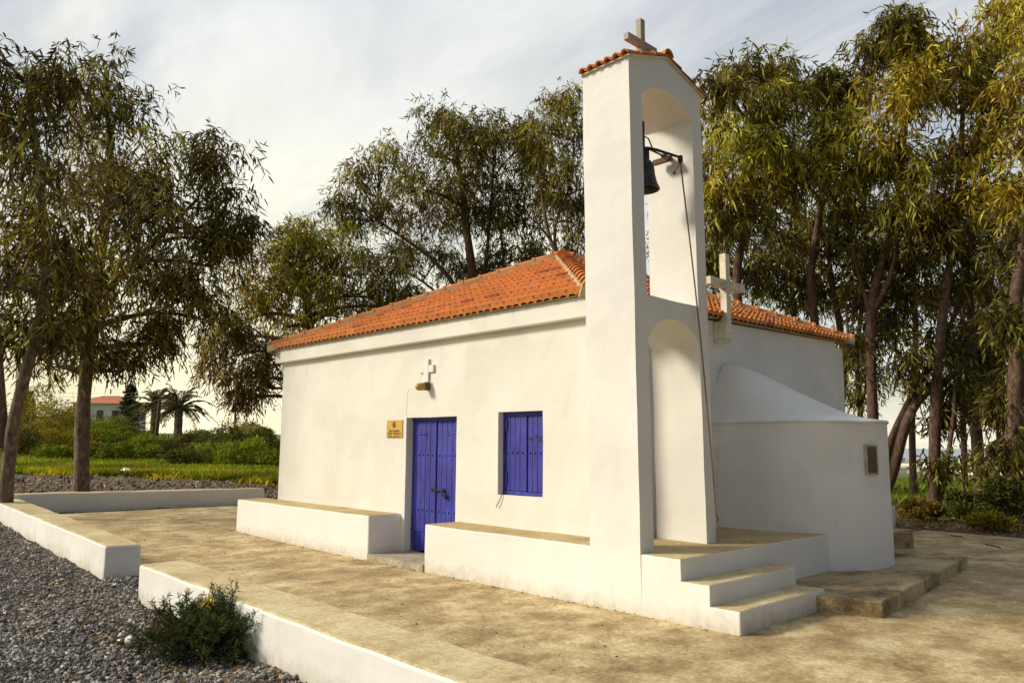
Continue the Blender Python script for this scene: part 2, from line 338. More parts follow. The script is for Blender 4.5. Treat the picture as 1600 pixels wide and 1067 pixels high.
nA = 720; rad = np.concatenate([np.arange(0.4, 32, 0.25), np.geomspace(32.3, 14000, 90)])
ang = np.linspace(0, 2 * np.pi, nA, endpoint=False); RR, AA = np.meshgrid(rad, ang, indexing='ij')
GX = CAM[0] + RR * np.cos(AA); GY = CAM[1] + RR * np.sin(AA); GZ = ground_h(GX, GY)
und = 0.025 * np.sin(GX * 1.7 + np.sin(GY * 1.1) * 1.5) * np.sin(GY * 1.9 + 1.0) + 0.02 * np.sin(GX * 4.1 + GY * 2.3) * np.sin(GY * 3.7 - GX)
inyard = ss(-13.4, -12.9, GX) * ss(-3.7, -3.4, GY) * (1 - ss(10.2, 10.7, GY))
GZ = GZ + und * (1 - inyard) - 0.12 * inyard - 0.01
V = np.stack([GX.ravel(), GY.ravel(), GZ.ravel()], 1); V = np.vstack([V, [[CAM[0], CAM[1], 0.0]]])
nR = len(rad); F = []
i, j = np.meshgrid(np.arange(nR - 1), np.arange(nA), indexing='ij'); j2 = (j + 1) % nA
Q = np.stack([i * nA + j, (i + 1) * nA + j, (i + 1) * nA + j2, i * nA + j2], -1).reshape(-1, 4)
T = [(nR * nA, k, (k + 1) % nA) for k in range(nA)]
me = bpy.data.meshes.new("ground"); me.from_pydata(V.tolist(), [], Q.tolist() + T)
th = np.degrees(np.arctan2(-(V[:, 0] - CAM[0]), V[:, 1] - CAM[1])); rr = np.hypot(V[:, 0] - CAM[0], V[:, 1] - CAM[1])
left = ss(38, 58, th) * (1 - ss(150, 178, th))
wob = 1.6 * np.sin(V[:, 1] * 0.7) + 1.1 * np.sin(V[:, 1] * 1.9 + V[:, 0] * 0.6)
gravel = (1 - ss(-3.9, -3.2, V[:, 1])) * ss(-16.5, -13.5, V[:, 0] + 0.25 * wob)
# the grassy bank starts along the line through the far edge of the dirt
edge = rr - (41.5 - 0.62 * np.clip(80 - th, 0, 30)) + 0.5 * wob
grass = left * ss(-0.8, 0.8, edge) + (1 - left) * ss(29.0, 32.5, rr + 0.7 * wob)
plain = ss(150, 320, rr) * (1 - left)
for nm, arr in (('gravel', gravel), ('grass', np.clip(grass, 0, 1)), ('plain', plain)):
    a = me.attributes.new(nm, 'FLOAT', 'POINT'); a.data.foreach_set('value', arr.astype(np.float32))
me.polygons.foreach_set('use_smooth', [True] * len(me.polygons))
m, N, L, b = mat("ground_soil"); p = geo(N)
def fattr(nm): a = N.new('ShaderNodeAttribute'); a.attribute_name = nm; return a.outputs['Fac']
dirt = ramp(N, L, noise(N, L, 2.6, 9, 0.72, mapping(N, L, p, (1, 1.6, 1))), [(0.34, (0.055, 0.036, 0.02)), (0.48, (0.125, 0.085, 0.05)), (0.6, (0.2, 0.145, 0.085)), (0.72, (0.36, 0.29, 0.18))])
vo = N.new('ShaderNodeTexVoronoi'); vo.inputs['Scale'].default_value = 38; L.new(p, vo.inputs['Vector'])
vs_ = N.new('ShaderNodeSeparateColor'); L.new(vo.outputs['Color'], vs_.inputs[0])
grv = ramp(N, L, vs_.outputs[0], [(0.0, (0.035, 0.028, 0.022)), (0.45, (0.105, 0.09, 0.07)), (0.85, (0.20, 0.175, 0.14)), (1.0, (0.42, 0.38, 0.31))])
grv = mixc(N, L, ramp(N, L, vo.outputs['Distance'], [(0.0, (0, 0, 0)), (0.9, (1, 1, 1))]), grv, (0.015, 0.012, 0.01))
gr = ramp(N, L, noise(N, L, 0.8, 7, 0.7, p), [(0.36, (0.05, 0.075, 0.012)), (0.5, (0.10, 0.15, 0.02)), (0.65, (0.2, 0.2, 0.03))])
pl = ramp(N, L, noise(N, L, 0.02, 7, 0.75, mapping(N, L, p, (1, 0.35, 1), (0, 0, R(10)))), [(0.40, (0.12, 0.15, 0.07)), (0.47, (0.2, 0.21, 0.12)), (0.52, (0.5, 0.47, 0.38)), (0.6, (0.22, 0.2, 0.12)), (0.66, (0.62, 0.58, 0.5))])
nf = noise(N, L, 3.0, 5, 0.65, p)
def soft(f, w=0.5): return ramp(N, L, mth(N, L, 'MULTIPLY_ADD', mth(N, L, 'SUBTRACT', nf, 0.5), w, f), [(0.42, (0, 0, 0)), (0.58, (1, 1, 1))])
c = mixc(N, L, soft(fattr('gravel')), dirt, grv); c = mixc(N, L, soft(fattr('grass'), 0.8), c, gr); c = mixc(N, L, fattr('plain'), c, pl)
L.new(c, b.inputs['Base Color']); b.inputs['Roughness'].default_value = 0.95
bump(N, L, b, mth(N, L, 'SUBTRACT', noise(N, L, 14, 6, 0.7, p), vo.outputs['Distance']), 0.8, 0.03)
M_GROUND = m
tag(link_mesh("ground", me, m), kind='structure')
# sea beyond the coastal plain
mb = MB(); n = 64
mb.add([(CAM[0] + 30000 * math.cos(2 * math.pi * k / n), CAM[1] + 30000 * math.sin(2 * math.pi * k / n), -31.6) for k in range(n)], [tuple(range(n))])
tag(mb.build("sea", M_SEA), kind='structure')

# courtyard concrete, one sheet sloping gently up to the west
def yard_z(x): return 0.0 + 0.10 * float(ss(-3.0, -12.5, x)) if x < -3 else 0.0
mb = MB(); xs = np.concatenate([np.linspace(-12.95, 4, 40), [12.0]]); ys = [-9, 0, 4, 8, 10.35]
vs = [(x, (-3.30 if -4.1 < x < -2.1 else -3.72 + .0585 * max(0, -4 - x)) if y == -9 else y + (0.08 * math.sin(x * 1.3) if y > 10 else 0), yard_z(x)) for x in xs for y in ys]; ny = len(ys)
mb.add(vs, [(a * ny + q, (a + 1) * ny + q, (a + 1) * ny + q + 1, a * ny + q + 1) for a in range(len(xs) - 1) for q in range(ny - 1)])
for x0, x1 in zip(xs[:-1], xs[1:]):
    mb.add([(x0, 10.35 + .08 * math.sin(x0 * 1.3), yard_z(x0)), (x1, 10.35 + .08 * math.sin(x1 * 1.3), yard_z(x1)), (x1, 10.37, -.3), (x0, 10.37, -.3)], [(0, 1, 2, 3)])
tag(mb.build("courtyard", M_YARD), kind='structure')

# ------------------------------------------------------------------ chapel
XL, XR, YB = -7.126, 0.75, 7.1
ZF0, ZF1, OV = 3.244, 3.498, 0.122
chapel = empty("chapel", (-3.2, 0, 0), "white plastered chapel with orange hipped tile roof, rounded apse and blue door", "chapel")
DX0, DX1, DZ0, DZ1 = -3.03, -1.815, 0.11, 2.105
WX0, WX1, WZ0, WZ1 = -0.93, -0.095, 1.045, 2.14
bm = prism([(XL, 0), (DX0, 0), (DX0, DZ1), (DX1, DZ1), (DX1, 0), (XR, 0), (XR, 3.46), (XL, 3.46)], [[(WX0, WZ0), (WX1, WZ0), (WX1, WZ1), (WX0, WZ1)]],
           lambda q: (q[0], 0, q[1]), (0, 0.35, 0))
fw_ = uneven(bm_obj("front_wall", bm, M_PLASTER, chapel), .006, .7, .3); add_bevel(fw_, .012)
mb = MB(); mb.box((XL, 0.351, -0.1), (XL + 0.3, YB, 3.46)); mb.box((XL + 0.3, YB - 0.3, -0.1), (XR, YB, 3.50))
mb.build("rear_wall", M_PLASTER, chapel)
ZE0, ZE1 = 3.47, 3.60
mb = MB(); v = [(XR - .3, .351, -.1), (XR, .351, -.1), (XR, YB - .301, -.1), (XR - .3, YB - .301, -.1), (XR - .3, .351, ZE0), (XR, .351, ZE0), (XR, YB - .301, ZE1), (XR - .3, YB - .301, ZE1)]
mb.add(v, [(0, 3, 2, 1), (0, 1, 5, 4), (1, 2, 6, 5), (2, 3, 7, 6), (3, 0, 4, 7), (4, 5, 6, 7)]); mb.box((XR, 0.004, -.1), (XR + 0.002, 0.35, ZE0))
mb.build("east_wall", M_APSE, chapel)
mb = MB(); mb.box((XL - OV, -OV, ZF0), (XR + 0.10, 0.0, ZF1)); mb.box((XL - OV, 0.0, ZF0), (XL, YB, ZF1)); mb.build("fascia", M_PLASTER, chapel, bevel=0.014)

# --- tiled roof: four slopes, each course a row of ribbed tiles
APEX = Vector((-2.98, 3.5, 5.24))
cFL = Vector((XL - OV - .07, -OV - .07, ZF1 + 0.025)); cFR = Vector((XR + .16, -OV - .07, ZF1 + 0.025))
cBR = Vector((XR + .10, YB + .15, 3.635)); cBL = Vector((XL - OV - .07, YB + .15, 3.60))
def tile_color():
    k = random.random(); c = np.array([0.62, 0.215, 0.058]) * random.uniform(0.93, 1.06)
    if k < 0.03: c = np.array([0.40, 0.12, 0.04]) * random.uniform(.8, 1.1)
    elif k > 0.95: c = np.array([0.64, 0.27, 0.09]) * random.uniform(.85, 1.05)
    return tuple(c)
roof_bits = MB()
def slope(a, bb, ap, courses=11, step=0.014, period=0.14):
    u = (bb - a); Lu = u.length; u.normalize(); nrm = u.cross(ap - a).normalized(); vv = nrm.cross(u)
    if nrm.z < 0: nrm = -nrm
    H = (ap - a).dot(vv); ua = (ap - a).dot(u)
    us = np.arange(0, Lu + step, step)
    for cidx in range(courses):
        v0, v1 = H * cidx / courses, H * (cidx + 1) / courses
        shift = 0.0 if cidx % 2 == 0 else period * .5
        rows = []
        for vq, off, amp in ((v0 - 0.012, -0.012, 0.55), (v0 - 0.012, 0.046, 1.0), (v1, -0.002, 1.0)):
            l, r = ua * max(vq, 0) / H, Lu + (ua - Lu) * max(vq, 0) / H
            uc = np.clip(us, l, r)
            wv = np.abs(np.sin((uc + 0) * math.pi / period)) ** 0.8 * 0.048 * amp - 0.018 * (np.abs(((uc + shift) / (2 * period)) % 1.0 - .5) > .44)
            rows.append([a + u * float(x) + vv * float(vq) + nrm * float(off + w_) for x, w_ in zip(uc, wv)])
        n = len(us); cols = {}
        for k in range(n - 1):
            if (rows[0][k] - rows[0][k + 1]).length < 1e-5 and (rows[2][k] - rows[2][k + 1]).length < 1e-5: continue
            t = int((us[k] + shift) / (2 * period))
            if t not in cols: cols[t] = tile_color()
            for q in (0, 1): roof_bits.add([rows[q][k], rows[q][k + 1], rows[q + 1][k + 1], rows[q + 1][k]], [(0, 1, 2, 3)], 0, cols[t])
slope(cFL, cFR, APEX); slope(cFR, cBR, APEX); slope(cBR, cBL, APEX, 11, 0.05); slope(cBL, cFL, APEX, 11, 0.03)
roof = roof_bits.build("roof", M_TILE, chapel)
mb = MB(); dz = Vector((0, 0, -0.02)); mb.add([cFL + dz, cFR + dz, cBR + dz, cBL + dz, APEX + dz], [(3, 2, 1, 0), (0, 1, 4), (1, 2, 4), (2, 3, 4), (3, 0, 4)])
mb.build("roof_underlay", M_MORTAR, roof)
def hip(a, bb, rad=0.105, seg=0.36):
    d = bb - a; Lh = d.length; d.normalize(); side = d.cross(Vector((0, 0, 1))).normalized(); up = side.cross(d)
    mm = MB(); sh = [(-0.155, -0.075), (-0.125, 0.055), (0.0, 0.085), (0.125, 0.055), (0.155, -0.075)]
    vs = [p0 + side * x + up * (y + 0.0) for p0 in (a - d * .02, bb) for x, y in sh]; ns = len(sh)
    mm.add(vs, [(k, k + 1, ns + k + 1, ns + k) for k in range(ns - 1)] + [tuple(range(ns))]); mm.build("hip_mortar", M_MORTAR, roof)
    t = MB(); k = 0; nn = 10; x = 0.0
    while x < Lh:
        l1 = min(x + seg + 0.03, Lh + .05); col = tile_color(); rings = []
        for pos, r0 in ((x, rad * 1.20), (x + 0.045, rad * 1.18), (x + 0.06, rad * 1.02), (l1, rad * 0.9)):
            rings.append([a + d * pos + side * math.cos(q) * r0 + up * (math.sin(q) * r0 + 0.035) for q in np.linspace(-0.15, math.pi + .15, nn)])
        rings.insert(0, [a + d * x + side * math.cos(q) * rad * 1.02 + up * (math.sin(q) * rad * 1.02 + 0.035) for q in np.linspace(-0.15, math.pi + .15, nn)])
        for r0, r1 in zip(rings[:-1], rings[1:]):
            t.add(r0 + r1, [(q, q + 1, nn + q + 1, nn + q) for q in range(nn - 1)], 0, col)
        if x == 0.0: t.add(rings[0], [tuple(range(nn))], 0, (.3, .2, .1))
        x += seg
    t.build("hip_cap", M_TILE, roof, smooth=False)
for c_ in (cFL, cFR, cBR, cBL): hip(c_, APEX + Vector((0, 0, .02)))

# --- plank doors and shutters
def plank_leaf(name, x0, x1, z0, z1, y, n, parent, rows=(), rail=(), holes=()):
    mm = MB(); w = (x1 - x0) / n
    for k in range(n):
        j = random.uniform(-0.002, 0.002); mm.box((x0 + k * w + 0.005, y + j, z0 + random.uniform(0, .004)), (x0 + (k + 1) * w - 0.005, y + 0.026, z1))
    mm.box((x0, y + 0.027, z0), (x1, y + 0.045, z1))
    for zr in rows:
        for k in range(n):
            mm.lathe([(0.0145, 0), (0.013, 0.009), (0.006, 0.015), (0.0, 0.016)], (x0 + (k + .5) * w, y - 0.002, zr), 8, (0, -1, 0))
    for z_, h_, d_ in rail: mm.box((x0 + 0.01, y - d_, z_), (x1 - 0.01, y - 0.0025, z_ + h_))
    for hx_, hz_ in holes: mm.lathe([(0.0, .004), (.019, .003), (.015, 0)], (hx_, y - .002, hz_), 7, (0, -1, 0), 1)
    return mm.build(name, [M_BLUE, M_IRON], parent)
def strap(parent, xa, xb, z, y):
    mm = MB(); mm.box((min(xa, xb), y - 0.009, z - 0.014), (max(xa, xb), y - 0.003, z + 0.014))
    tip = xb; sgn = 1 if xb > xa else -1
    for s_ in (-1, 1): mm.tube([(tip - sgn * .05, y - .006, z), (tip - sgn * .02, y - .006, z + s_ * .03), (tip + sgn * .02, y - .006, z + s_ * .022)], 0.006, 5)
    for q in (0.25, 0.6): mm.lathe([(0.009, 0), (0.006, .006), (0, .007)], (xa + (xb - xa) * q, y - .009, z), 6, (0, -1, 0))
    return mm.build("hinge", M_BLUE, parent)
yd = 0.125
door = empty("door_tmp", (0, 0, 0), None, None); door.parent = chapel; door.name = "door"; door.location = (0, 0, 0)
def part_empty(o): o.location = (-chapel.location.x, -chapel.location.y, -chapel.location.z)
part_empty(door)
fr = MB(); fr.box((DX0 + .002, yd - 0.02, DZ1 - 0.05), (DX1 - .002, yd + 0.04, DZ1 - .002)); fr.build("door_frame", M_BLUE, door, bevel=0.005, seg=1)
xm = (DX0 + DX1) / 2 - .005
dl = plank_leaf("door_leaf", DX0 + 0.006, xm - 0.035, DZ0 + 0.012, DZ1 - 0.055, yd, 5, door, (1.54, 0.72), ((.40, .035, .016),))
dr = plank_leaf("door_leaf", xm + 0.012, DX1 - 0.006, DZ0 + 0.012, DZ1 - 0.055, yd + 0.004, 5, door, (1.54, 0.72))
mm = MB(); mm.box((xm - 0.034, yd - 0.018, DZ0 + .012), (xm + 0.011, yd + 0.03, DZ1 - .056)); mm.build("cover_strip", M_BLUE, door, bevel=0.006, seg=1)
strap(door, DX0 + .01, DX0 + .36, 1.86, yd); strap(door, DX1 - .01, DX1 - .36, 1.86, yd + .004)
bt = MB(); zb_ = 1.035
bt.tube([(xm - 0.11, yd - 0.032, zb_), (xm + 0.22, yd - 0.032, zb_ - .006)], 0.009, 8)
for q in (-0.06, 0.03, 0.2): bt.box((xm + q - .012, yd - .042, zb_ - .018), (xm + q + .012, yd - .004, zb_ + .014))
bt.tube([(xm + .21, yd - .036, zb_), (xm + .215, yd - .04, zb_ - .06), (xm + .19, yd - .04, zb_ - .1)], 0.008, 6)
bolt = bt.build("bolt", M_IRON, door)
pk = MB(); pk.box((xm + .235, yd - .05, zb_ - .115), (xm + .285, yd - .022, zb_ - .065)); pk.tube([(xm + .245, yd - .036, zb_ - .066), (xm + .245, yd - .036, zb_ - .03), (xm + .26, yd - .036, zb_ - .018), (xm + .275, yd - .036, zb_ - .03), (xm + .275, yd - .036, zb_ - .066)], .005, 6)
pk.build("padlock", M_IRON, door, bevel=.006)
win = bpy.data.objects.new("window", None); COL.objects.link(win); win.parent = chapel; part_empty(win)
yw = 0.10; fr = MB()
fr.box((WX0 + .002, yw - .015, WZ1 - .055), (WX1 - .002, yw + .04, WZ1 - .002)); fr.box((WX0 + .002, yw - .012, WZ0 + .004), (WX1 - .002, yw + .04, WZ0 + .05))
fr.box((WX0 + .002, yw - .012, WZ0 + .051), (WX0 + .03, yw + .04, WZ1 - .056)); fr.build("window_frame", M_BLUE, win, bevel=.004, seg=1)
wm = (WX0 + WX1) / 2 + .02
sl_ = plank_leaf("shutter", WX0 + .033, wm - .02, WZ0 + .054, WZ1 - .06, yw, 4, win, (1.6,))
sr_ = plank_leaf("shutter", wm + .022, WX1 - .004, WZ0 + .054, WZ1 - .06, yw + .004, 4, win, (1.6,), (), [(wm + q, z_) for q, z_ in ((.07, 1.79), (.11, 1.77), (.18, 1.82), (.25, 1.80), (.25, 1.76), (.31, 1.84))])
mm = MB(); mm.box((wm - .019, yw - .014, WZ0 + .054), (wm + .02, yw + .03, WZ1 - .06)); mm.build("cover_strip", M_BLUE, win, bevel=.005, seg=1)
for lf, xx in ((sl_, WX0 + .075), (sr_, WX1 - .035)):
    for zz_ in (1.27, 1.97):
        mm = MB(); mm.box((xx - .03, yw - .012, zz_ - .07), (xx - .012, yw - .003, zz_ + .07)); mm.tube([(xx, yw - .012, zz_ - .08), (xx, yw - .012, zz_ + .08)], .009, 6); mm.build("hinge", M_BLUE, win)
hk = MB(); hk.tube([(WX0 + .11, yw - .02, WZ0 + .02), (WX0 + .105, -.02, WZ0 - .0), (WX0 + .03, -.03, WZ0 - .13), (WX0 + .005, -.03, WZ0 - .145), (WX0 + .02, -.03, WZ0 - .165)], .0055, 6); hk.build("hook", M_IRON, win)
rel = MB()
rel.box((-2.585, -0.036, 2.60), (-2.465, 0.0, 2.98)); rel.box((-2.69, -0.034, 2.775), (-2.586, 0.0, 2.885)); rel.box((-2.464, -0.034, 2.775), (-2.345, 0.0, 2.885))
rel.build("relief_cross", M_LIMEWASH, chapel, bevel=.008)
th_ = MB(); th_.box((-3.12, -0.60, -.05), (-1.76, 0.12, 0.095)); th_.build("doorstep", M_STEP, chapel, bevel=.012)

# --- apse
AC = (1.55, 3.55); AR = 1.17; ZR = 2.03; ZTOP = 2.90; AAP = (0.752, 2.95)
rim = [(x, AC[1] - AR) for x in np.linspace(0.752, AC[0], 10, endpoint=False)] + [(AC[0] + AR * math.cos(a), AC[1] + AR * math.sin(a)) for a in np.linspace(-math.pi / 2, math.pi / 2, 48)] + [(x, AC[1] + AR) for x in np.linspace(AC[0], 0.752, 11)[1:]]
nn = len(rim); wz = np.linspace(-.05, ZR, 8); mb = MB()
mb.add([(x, y, z) for z in wz for x, y in rim], [(k * nn + q, k * nn + q + 1, (k + 1) * nn + q + 1, (k + 1) * nn + q) for k in range(len(wz) - 1) for q in range(nn - 1)])
uneven(mb.build("apse", M_APSE, chapel, smooth=True), .012, .55, .3)
mb = MB(); prof = [(1.010, -0.010), (1.012, 0.008), (1.0, 0.026)]
for s_ in np.linspace(0.97, 0.0, 20): prof.append((s_, 0.026 + (ZTOP - ZR - .026) * (0.5 + 0.5 * math.cos(math.pi * s_ ** 0.8)) ** 0.8))
mb.add([(max(.752, AAP[0] + (x - AAP[0]) * s_), AAP[1] + (y - AAP[1]) * s_, ZR + z + 0.005 * math.sin(x * 5 + y * 7) * (s_ > .9)) for s_, z in prof for x, y in rim], [(k * nn + q, k * nn + q + 1, (k + 1) * nn + q + 1, (k + 1) * nn + q) for k in range(len(prof) - 1) for q in range(nn - 1)])
uneven(mb.build("apse_roof", M_LIMEWASH, chapel, smooth=True), .012, .4, .4)
# small apse window where the ray through the photo's window meets the cylinder
rv = ray(1360, 718); A_ = rv[0] ** 2 + rv[1] ** 2; e0 = CAM[0] - AC[0]; e1 = CAM[1] - AC[1]
t_ = (-(rv[0] * e0 + rv[1] * e1) - math.sqrt((rv[0] * e0 + rv[1] * e1) ** 2 - A_ * (e0 * e0 + e1 * e1 - AR * AR))) / A_
wp = CAM + rv * t_; wa = math.atan2(wp[1] - AC[1], wp[0] - AC[0])
def wpt(u, v, n): ca, sa = math.cos(wa), math.sin(wa); return (AC[0] + (AR + n) * ca - u * sa, AC[1] + (AR + n) * sa + u * ca, wp[2] + v)
def wbox(mm, u0, u1, v0, v1, n0, n1, mi=0):
    v = [wpt(u, v_, n) for n in (n0, n1) for u, v_ in ((u0, v0), (u1, v0), (u1, v1), (u0, v1))]
    mm.add(v, [(0, 3, 2, 1), (4, 5, 6, 7), (0, 1, 5, 4), (1, 2, 6, 5), (2, 3, 7, 6), (3, 0, 4, 7)], mi)
WU, WV = 0.115, 0.195
mm = MB(); wbox(mm, -WU, WU, WV - .025, WV, -.05, .030); wbox(mm, -WU, WU, -WV, -WV + .025, -.05, .032); wbox(mm, -WU, -WU + .022, -WV + .026, WV - .026, -.05, .030); wbox(mm, WU - .022, WU, -WV + .026, WV - .026, -.05, .030)
aw = mm.build("apse_window", M_GREYFRAME, chapel)
mm = MB(); wbox(mm, -WU + .0225, WU - .0225, -WV + .0265, WV - .0265, -.03, .019)
for k in range(12):
    z_ = -WV + .04 + k * (2 * WV - .08) / 11; wbox(mm, -WU + .023, WU - .023, z_ - .006, z_ + .006, .0192, .025)
mm.build("louvre", M_MESH, aw)
# --- cross on the east wall
cx_ = 0.915; cy_ = float(onx(1133, 450, cx_)[1])
mm = MB(); mm.box((cx_ - .05, cy_ - .058, 3.36), (cx_ + .055, cy_ + .058, 4.50)); mm.box((cx_ - .05, cy_ - .47, 3.985), (cx_ + .0555, cy_ - .0585, 4.10)); mm.box((cx_ - .05, cy_ + .0585, 3.985), (cx_ + .0555, cy_ + .47, 4.10))
crs = mm.build("cross", M_CROSS, chapel, bevel=.008)
mm = MB(); mm.box((XR + .003, cy_ - .085, 3.24), (cx_ + .04, cy_ + .075, 3.50)); mm.box((XR + .003, cy_ - .10, 3.325), (cx_ + .055, cy_ + .09, 3.365)); mm.box((XR + .003, cy_ - .07, 3.185), (cx_ + .02, cy_ + .06, 3.239))
mm.build("cross_bracket", M_CROSS, crs, bevel=.01)

# ------------------------------------------------------------------ bell tower
TX0, TX1, TY0, TY1, ZP = 1.185, 1.861, -0.574, 0.84, 0.612
tower = empty("bell_tower", ((TX0 + TX1) / 2, 0.13, 0), "tall white bell tower with two arched openings one above the other and a tiled cap", "bell tower")
def arch(y0, y1, z0, zs, zp, n=12):
    c = (y0 + y1) / 2; h = (y1 - y0) / 2; k = zp - zs; rr_ = (h * h + k * k) / (2 * k); a0 = math.asin(h / rr_)
    return [(y0, z0), (y1, z0)] + [(c + rr_ * math.sin(a), zp - rr_ + rr_ * math.cos(a)) for a in np.linspace(a0, -a0, n)]
outer = [(TY0, -.1), (TY1, -.1), (TY1, 5.965), (0.135, 6.17), (TY0, 5.965)]
bm = prism(outer, [arch(-.354, .64, ZP, 2.86, 3.11), arch(-.354, .64, 3.32, 5.60, 5.79)], lambda q: (TX0, q[0], q[1]), (TX1 - TX0, 0, 0))
for f in bm.faces:
    if f.normal.z > .9 and f.calc_center_median().z < 1: f.material_index = 1
for v_ in bm.verts: v_.co.y -= 0.095 * max(0, v_.co.z - ZP) / 5.4      # the tower leans a little towards the front
tw = uneven(bm_obj("tower_wall", bm, [M_LIMEWASH, M_TOP], tower), .008, .6, .2)
lean = -0.095
yr = 0.135 + lean
rt = MB()
def barrel(mm, a, bb, r0, r1, up, col, n=9, thick=.012):
    a = Vector(a); bb = Vector(bb); d = (bb - a).normalized(); side = d.cross(up).normalized(); u_ = side.cross(d)
    q = np.linspace(0, math.pi, n); o1 = [p_ + side * math.cos(t) * r + u_ * math.sin(t) * r for p_, r in ((a, r0), (bb, r1)) for t in q]
    o2 = [p_ + side * math.cos(t) * (r - thick) + u_ * math.sin(t) * (r - thick) for p_, r in ((a, r0), (bb, r1)) for t in q]
    mm.add(o1, [(k, k + 1, n + k + 1, n + k) for k in range(n - 1)], 0, col); mm.add(o2, [(k, n + k, n + k + 1, k + 1) for k in range(n - 1)], 0, col)
    mm.add(o1[:n] + o2[:n], [(k, n + k, n + k + 1, k + 1) for k in range(n - 1)], 0, col)
for sgn in (-1, 1):
    ye = (TY0 - .07 + lean) if sgn < 0 else (TY1 + .075 + lean); ze = 5.935
    for k in range(6):
        x = TX0 + .06 + k * .122
        for c_ in range(3):
            f0, f1 = c_ / 3, (c_ + 1) / 3 + .05
            pa = (x, ye + (yr - ye) * f0, ze + .25 * f0 + .03); pb = (x, ye + (yr - ye) * f1, ze + .25 * f1 + .016)
            barrel(rt, pa, pb, .054, .044, Vector((0, 0, 1)), tile_color())
tr = rt.build("tower_roof", M_TILE, tower)
mm = MB()
for sgn in (-1, 1):
    ye = (TY0 - .03 + lean) if sgn < 0 else (TY1 + .06 + lean)
    a_ = [(TX0 - .02, ye, 5.955), (TX1 + .03, ye, 5.955), (TX1 + .03, yr, 6.178), (TX0 - .02, yr, 6.178)]; mm.add(a_ + [(x, y, z + .02) for x, y, z in a_], [(0, 1, 2, 3), (4, 5, 6, 7), (0, 1, 5, 4), (1, 2, 6, 5), (2, 3, 7, 6), (3, 0, 4, 7)])
mm.build("roof_slab", M_CROSS, tr)
mm = MB(); mm.box((TX0 - .01, yr - .085, 6.16), (TX1 + .025, yr + .075, 6.215)); mm.build("ridge_mortar", M_CROSS, tr)
mm = MB()
for k in range(2): barrel(mm, (TX1 + .055 - k * .36, yr, 6.205), (TX1 - .32 - k * .36, yr, 6.20), .086, .076, Vector((0, 0, 1)), tile_color(), 11, .016)
mm.build("ridge_cap", M_TILE, tr)
ccx, ccy = 1.52, 0.02
mm = MB(); mm.box((ccx - .038, ccy - .042, 6.15), (ccx + .038, ccy + .042, 6.80)); mm.box((ccx - .037, ccy - .285, 6.45), (ccx + .037, ccy - .0425, 6.53)); mm.box((ccx - .037, ccy + .0425, 6.45), (ccx + .037, ccy + .285, 6.53))
mm.build("cross", M_CROSSBROWN, tower, bevel=.006)
# --- bell
BX, BY = 1.50, 0.04
bell = empty("bell", (BX, BY, 5.0), "dark bronze bell hanging in the upper arch of the tower", "bell")
mm = MB(); mm.lathe([(0.0, .355), (.05, .352), (.105, .335), (.132, .30), (.140, .25), (.147, .18), (.158, .12), (.175, .06), (.198, .012), (.202, -.004), (.19, -.008), (.178, .01), (.15, .08), (.13, .2), (.10, .30), (0, .32)], (BX, BY, 4.692), 32)
bb_ = mm.build("bell_body", M_BRONZE, bell, smooth=True)
mm = MB(); mm.lathe([(0, -.04), (.03, -.03), (.04, 0), (.03, .03), (.012, .05), (.01, .3)], (BX, BY, 4.72), 12); mm.build("clapper", M_IRON, bb_, smooth=True)
mm = MB(); mm.box((BX - .045, BY - .085, 5.04), (BX + .045, BY + .085, 5.20)); mm.tube([(BX, -.44, 5.23), (BX, .555, 5.22)], .012, 8); mm.tube([(BX, BY - .12, 5.22), (BX, BY - .1, 5.30), (BX, BY + .04, 5.36), (BX, BY + .13, 5.355), (BX, BY + .23, 5.225)], .010, 6)
mm.box((BX - .03, BY - .02, 5.2), (BX + .03, BY + .02, 5.52)); mm.build("yoke", M_IRON, bell, bevel=.006)
RT0 = Vector(onx(1063, 250, 1.80)); RT1 = Vector(onx(1119, 806, 1.985))
mm = MB(); mm.tube([(BX + .02, BY + .06, 5.215), (BX + .1, BY + .14, 5.19), RT0 + Vector((0, 0, .03))], [.017, .018, .015], 8); mm.box(tuple(RT0 + Vector((-.022, -.02, -.035))), tuple(RT0 + Vector((.022, .02, .05)))); mm.build("lever", M_IRON, bell)
rp = MB(); pts = []
a0 = RT0 + Vector((0, 0, -.036)); a1 = RT1
for k in range(20):
    f = k / 19; q = a0.lerp(a1, f); q.x += 0.03 * math.sin(math.pi * f); pts.append(q)
rp.tube(pts, .0095, 6); e_ = a1
rp.tube([e_, e_ + Vector((.012, .004, -.03)), e_ + Vector((.0, .01, -.055)), e_ + Vector((.014, .012, -.13))], [.012, .019, .016, .012], 6)
rp.tube([a0 + Vector((0, 0, .02)), a0 + Vector((-.02, -.02, -.05)), a0 + Vector((-.05, -.05, -.11))], .005, 5); rp.lathe([(0, -.02), (.016, -.014), (.02, 0), (.014, .015), (0, .02)], a0 + Vector((-.053, -.052, -.125)), 8)
tag(rp.build("bell_rope", M_ROPE), "thin brown rope hanging from the bell lever down the tower side", "rope")
fl = empty("floodlight", (1.52, .46, 5.14), "rusty floodlight fixed inside the upper arch beside the bell", "floodlight")
mm = MB()
fx, fy, fz = 1.52, .42, 5.14
for dy_, w_ in ((0, 1),):
    v = [(fx - .13, fy - .06, fz - .05), (fx + .13, fy - .06, fz - .05), (fx + .13, fy + .05, fz - .02), (fx - .13, fy + .05, fz - .02), (fx - .11, fy - .05, fz + .02), (fx + .11, fy - .05, fz + .02), (fx + .11, fy + .05, fz + .05), (fx - .11, fy + .05, fz + .05)]
    mm.add(v, [(0, 3, 2, 1), (0, 1, 5, 4), (1, 2, 6, 5), (2, 3, 7, 6), (3, 0, 4, 7), (4, 5, 6, 7)])
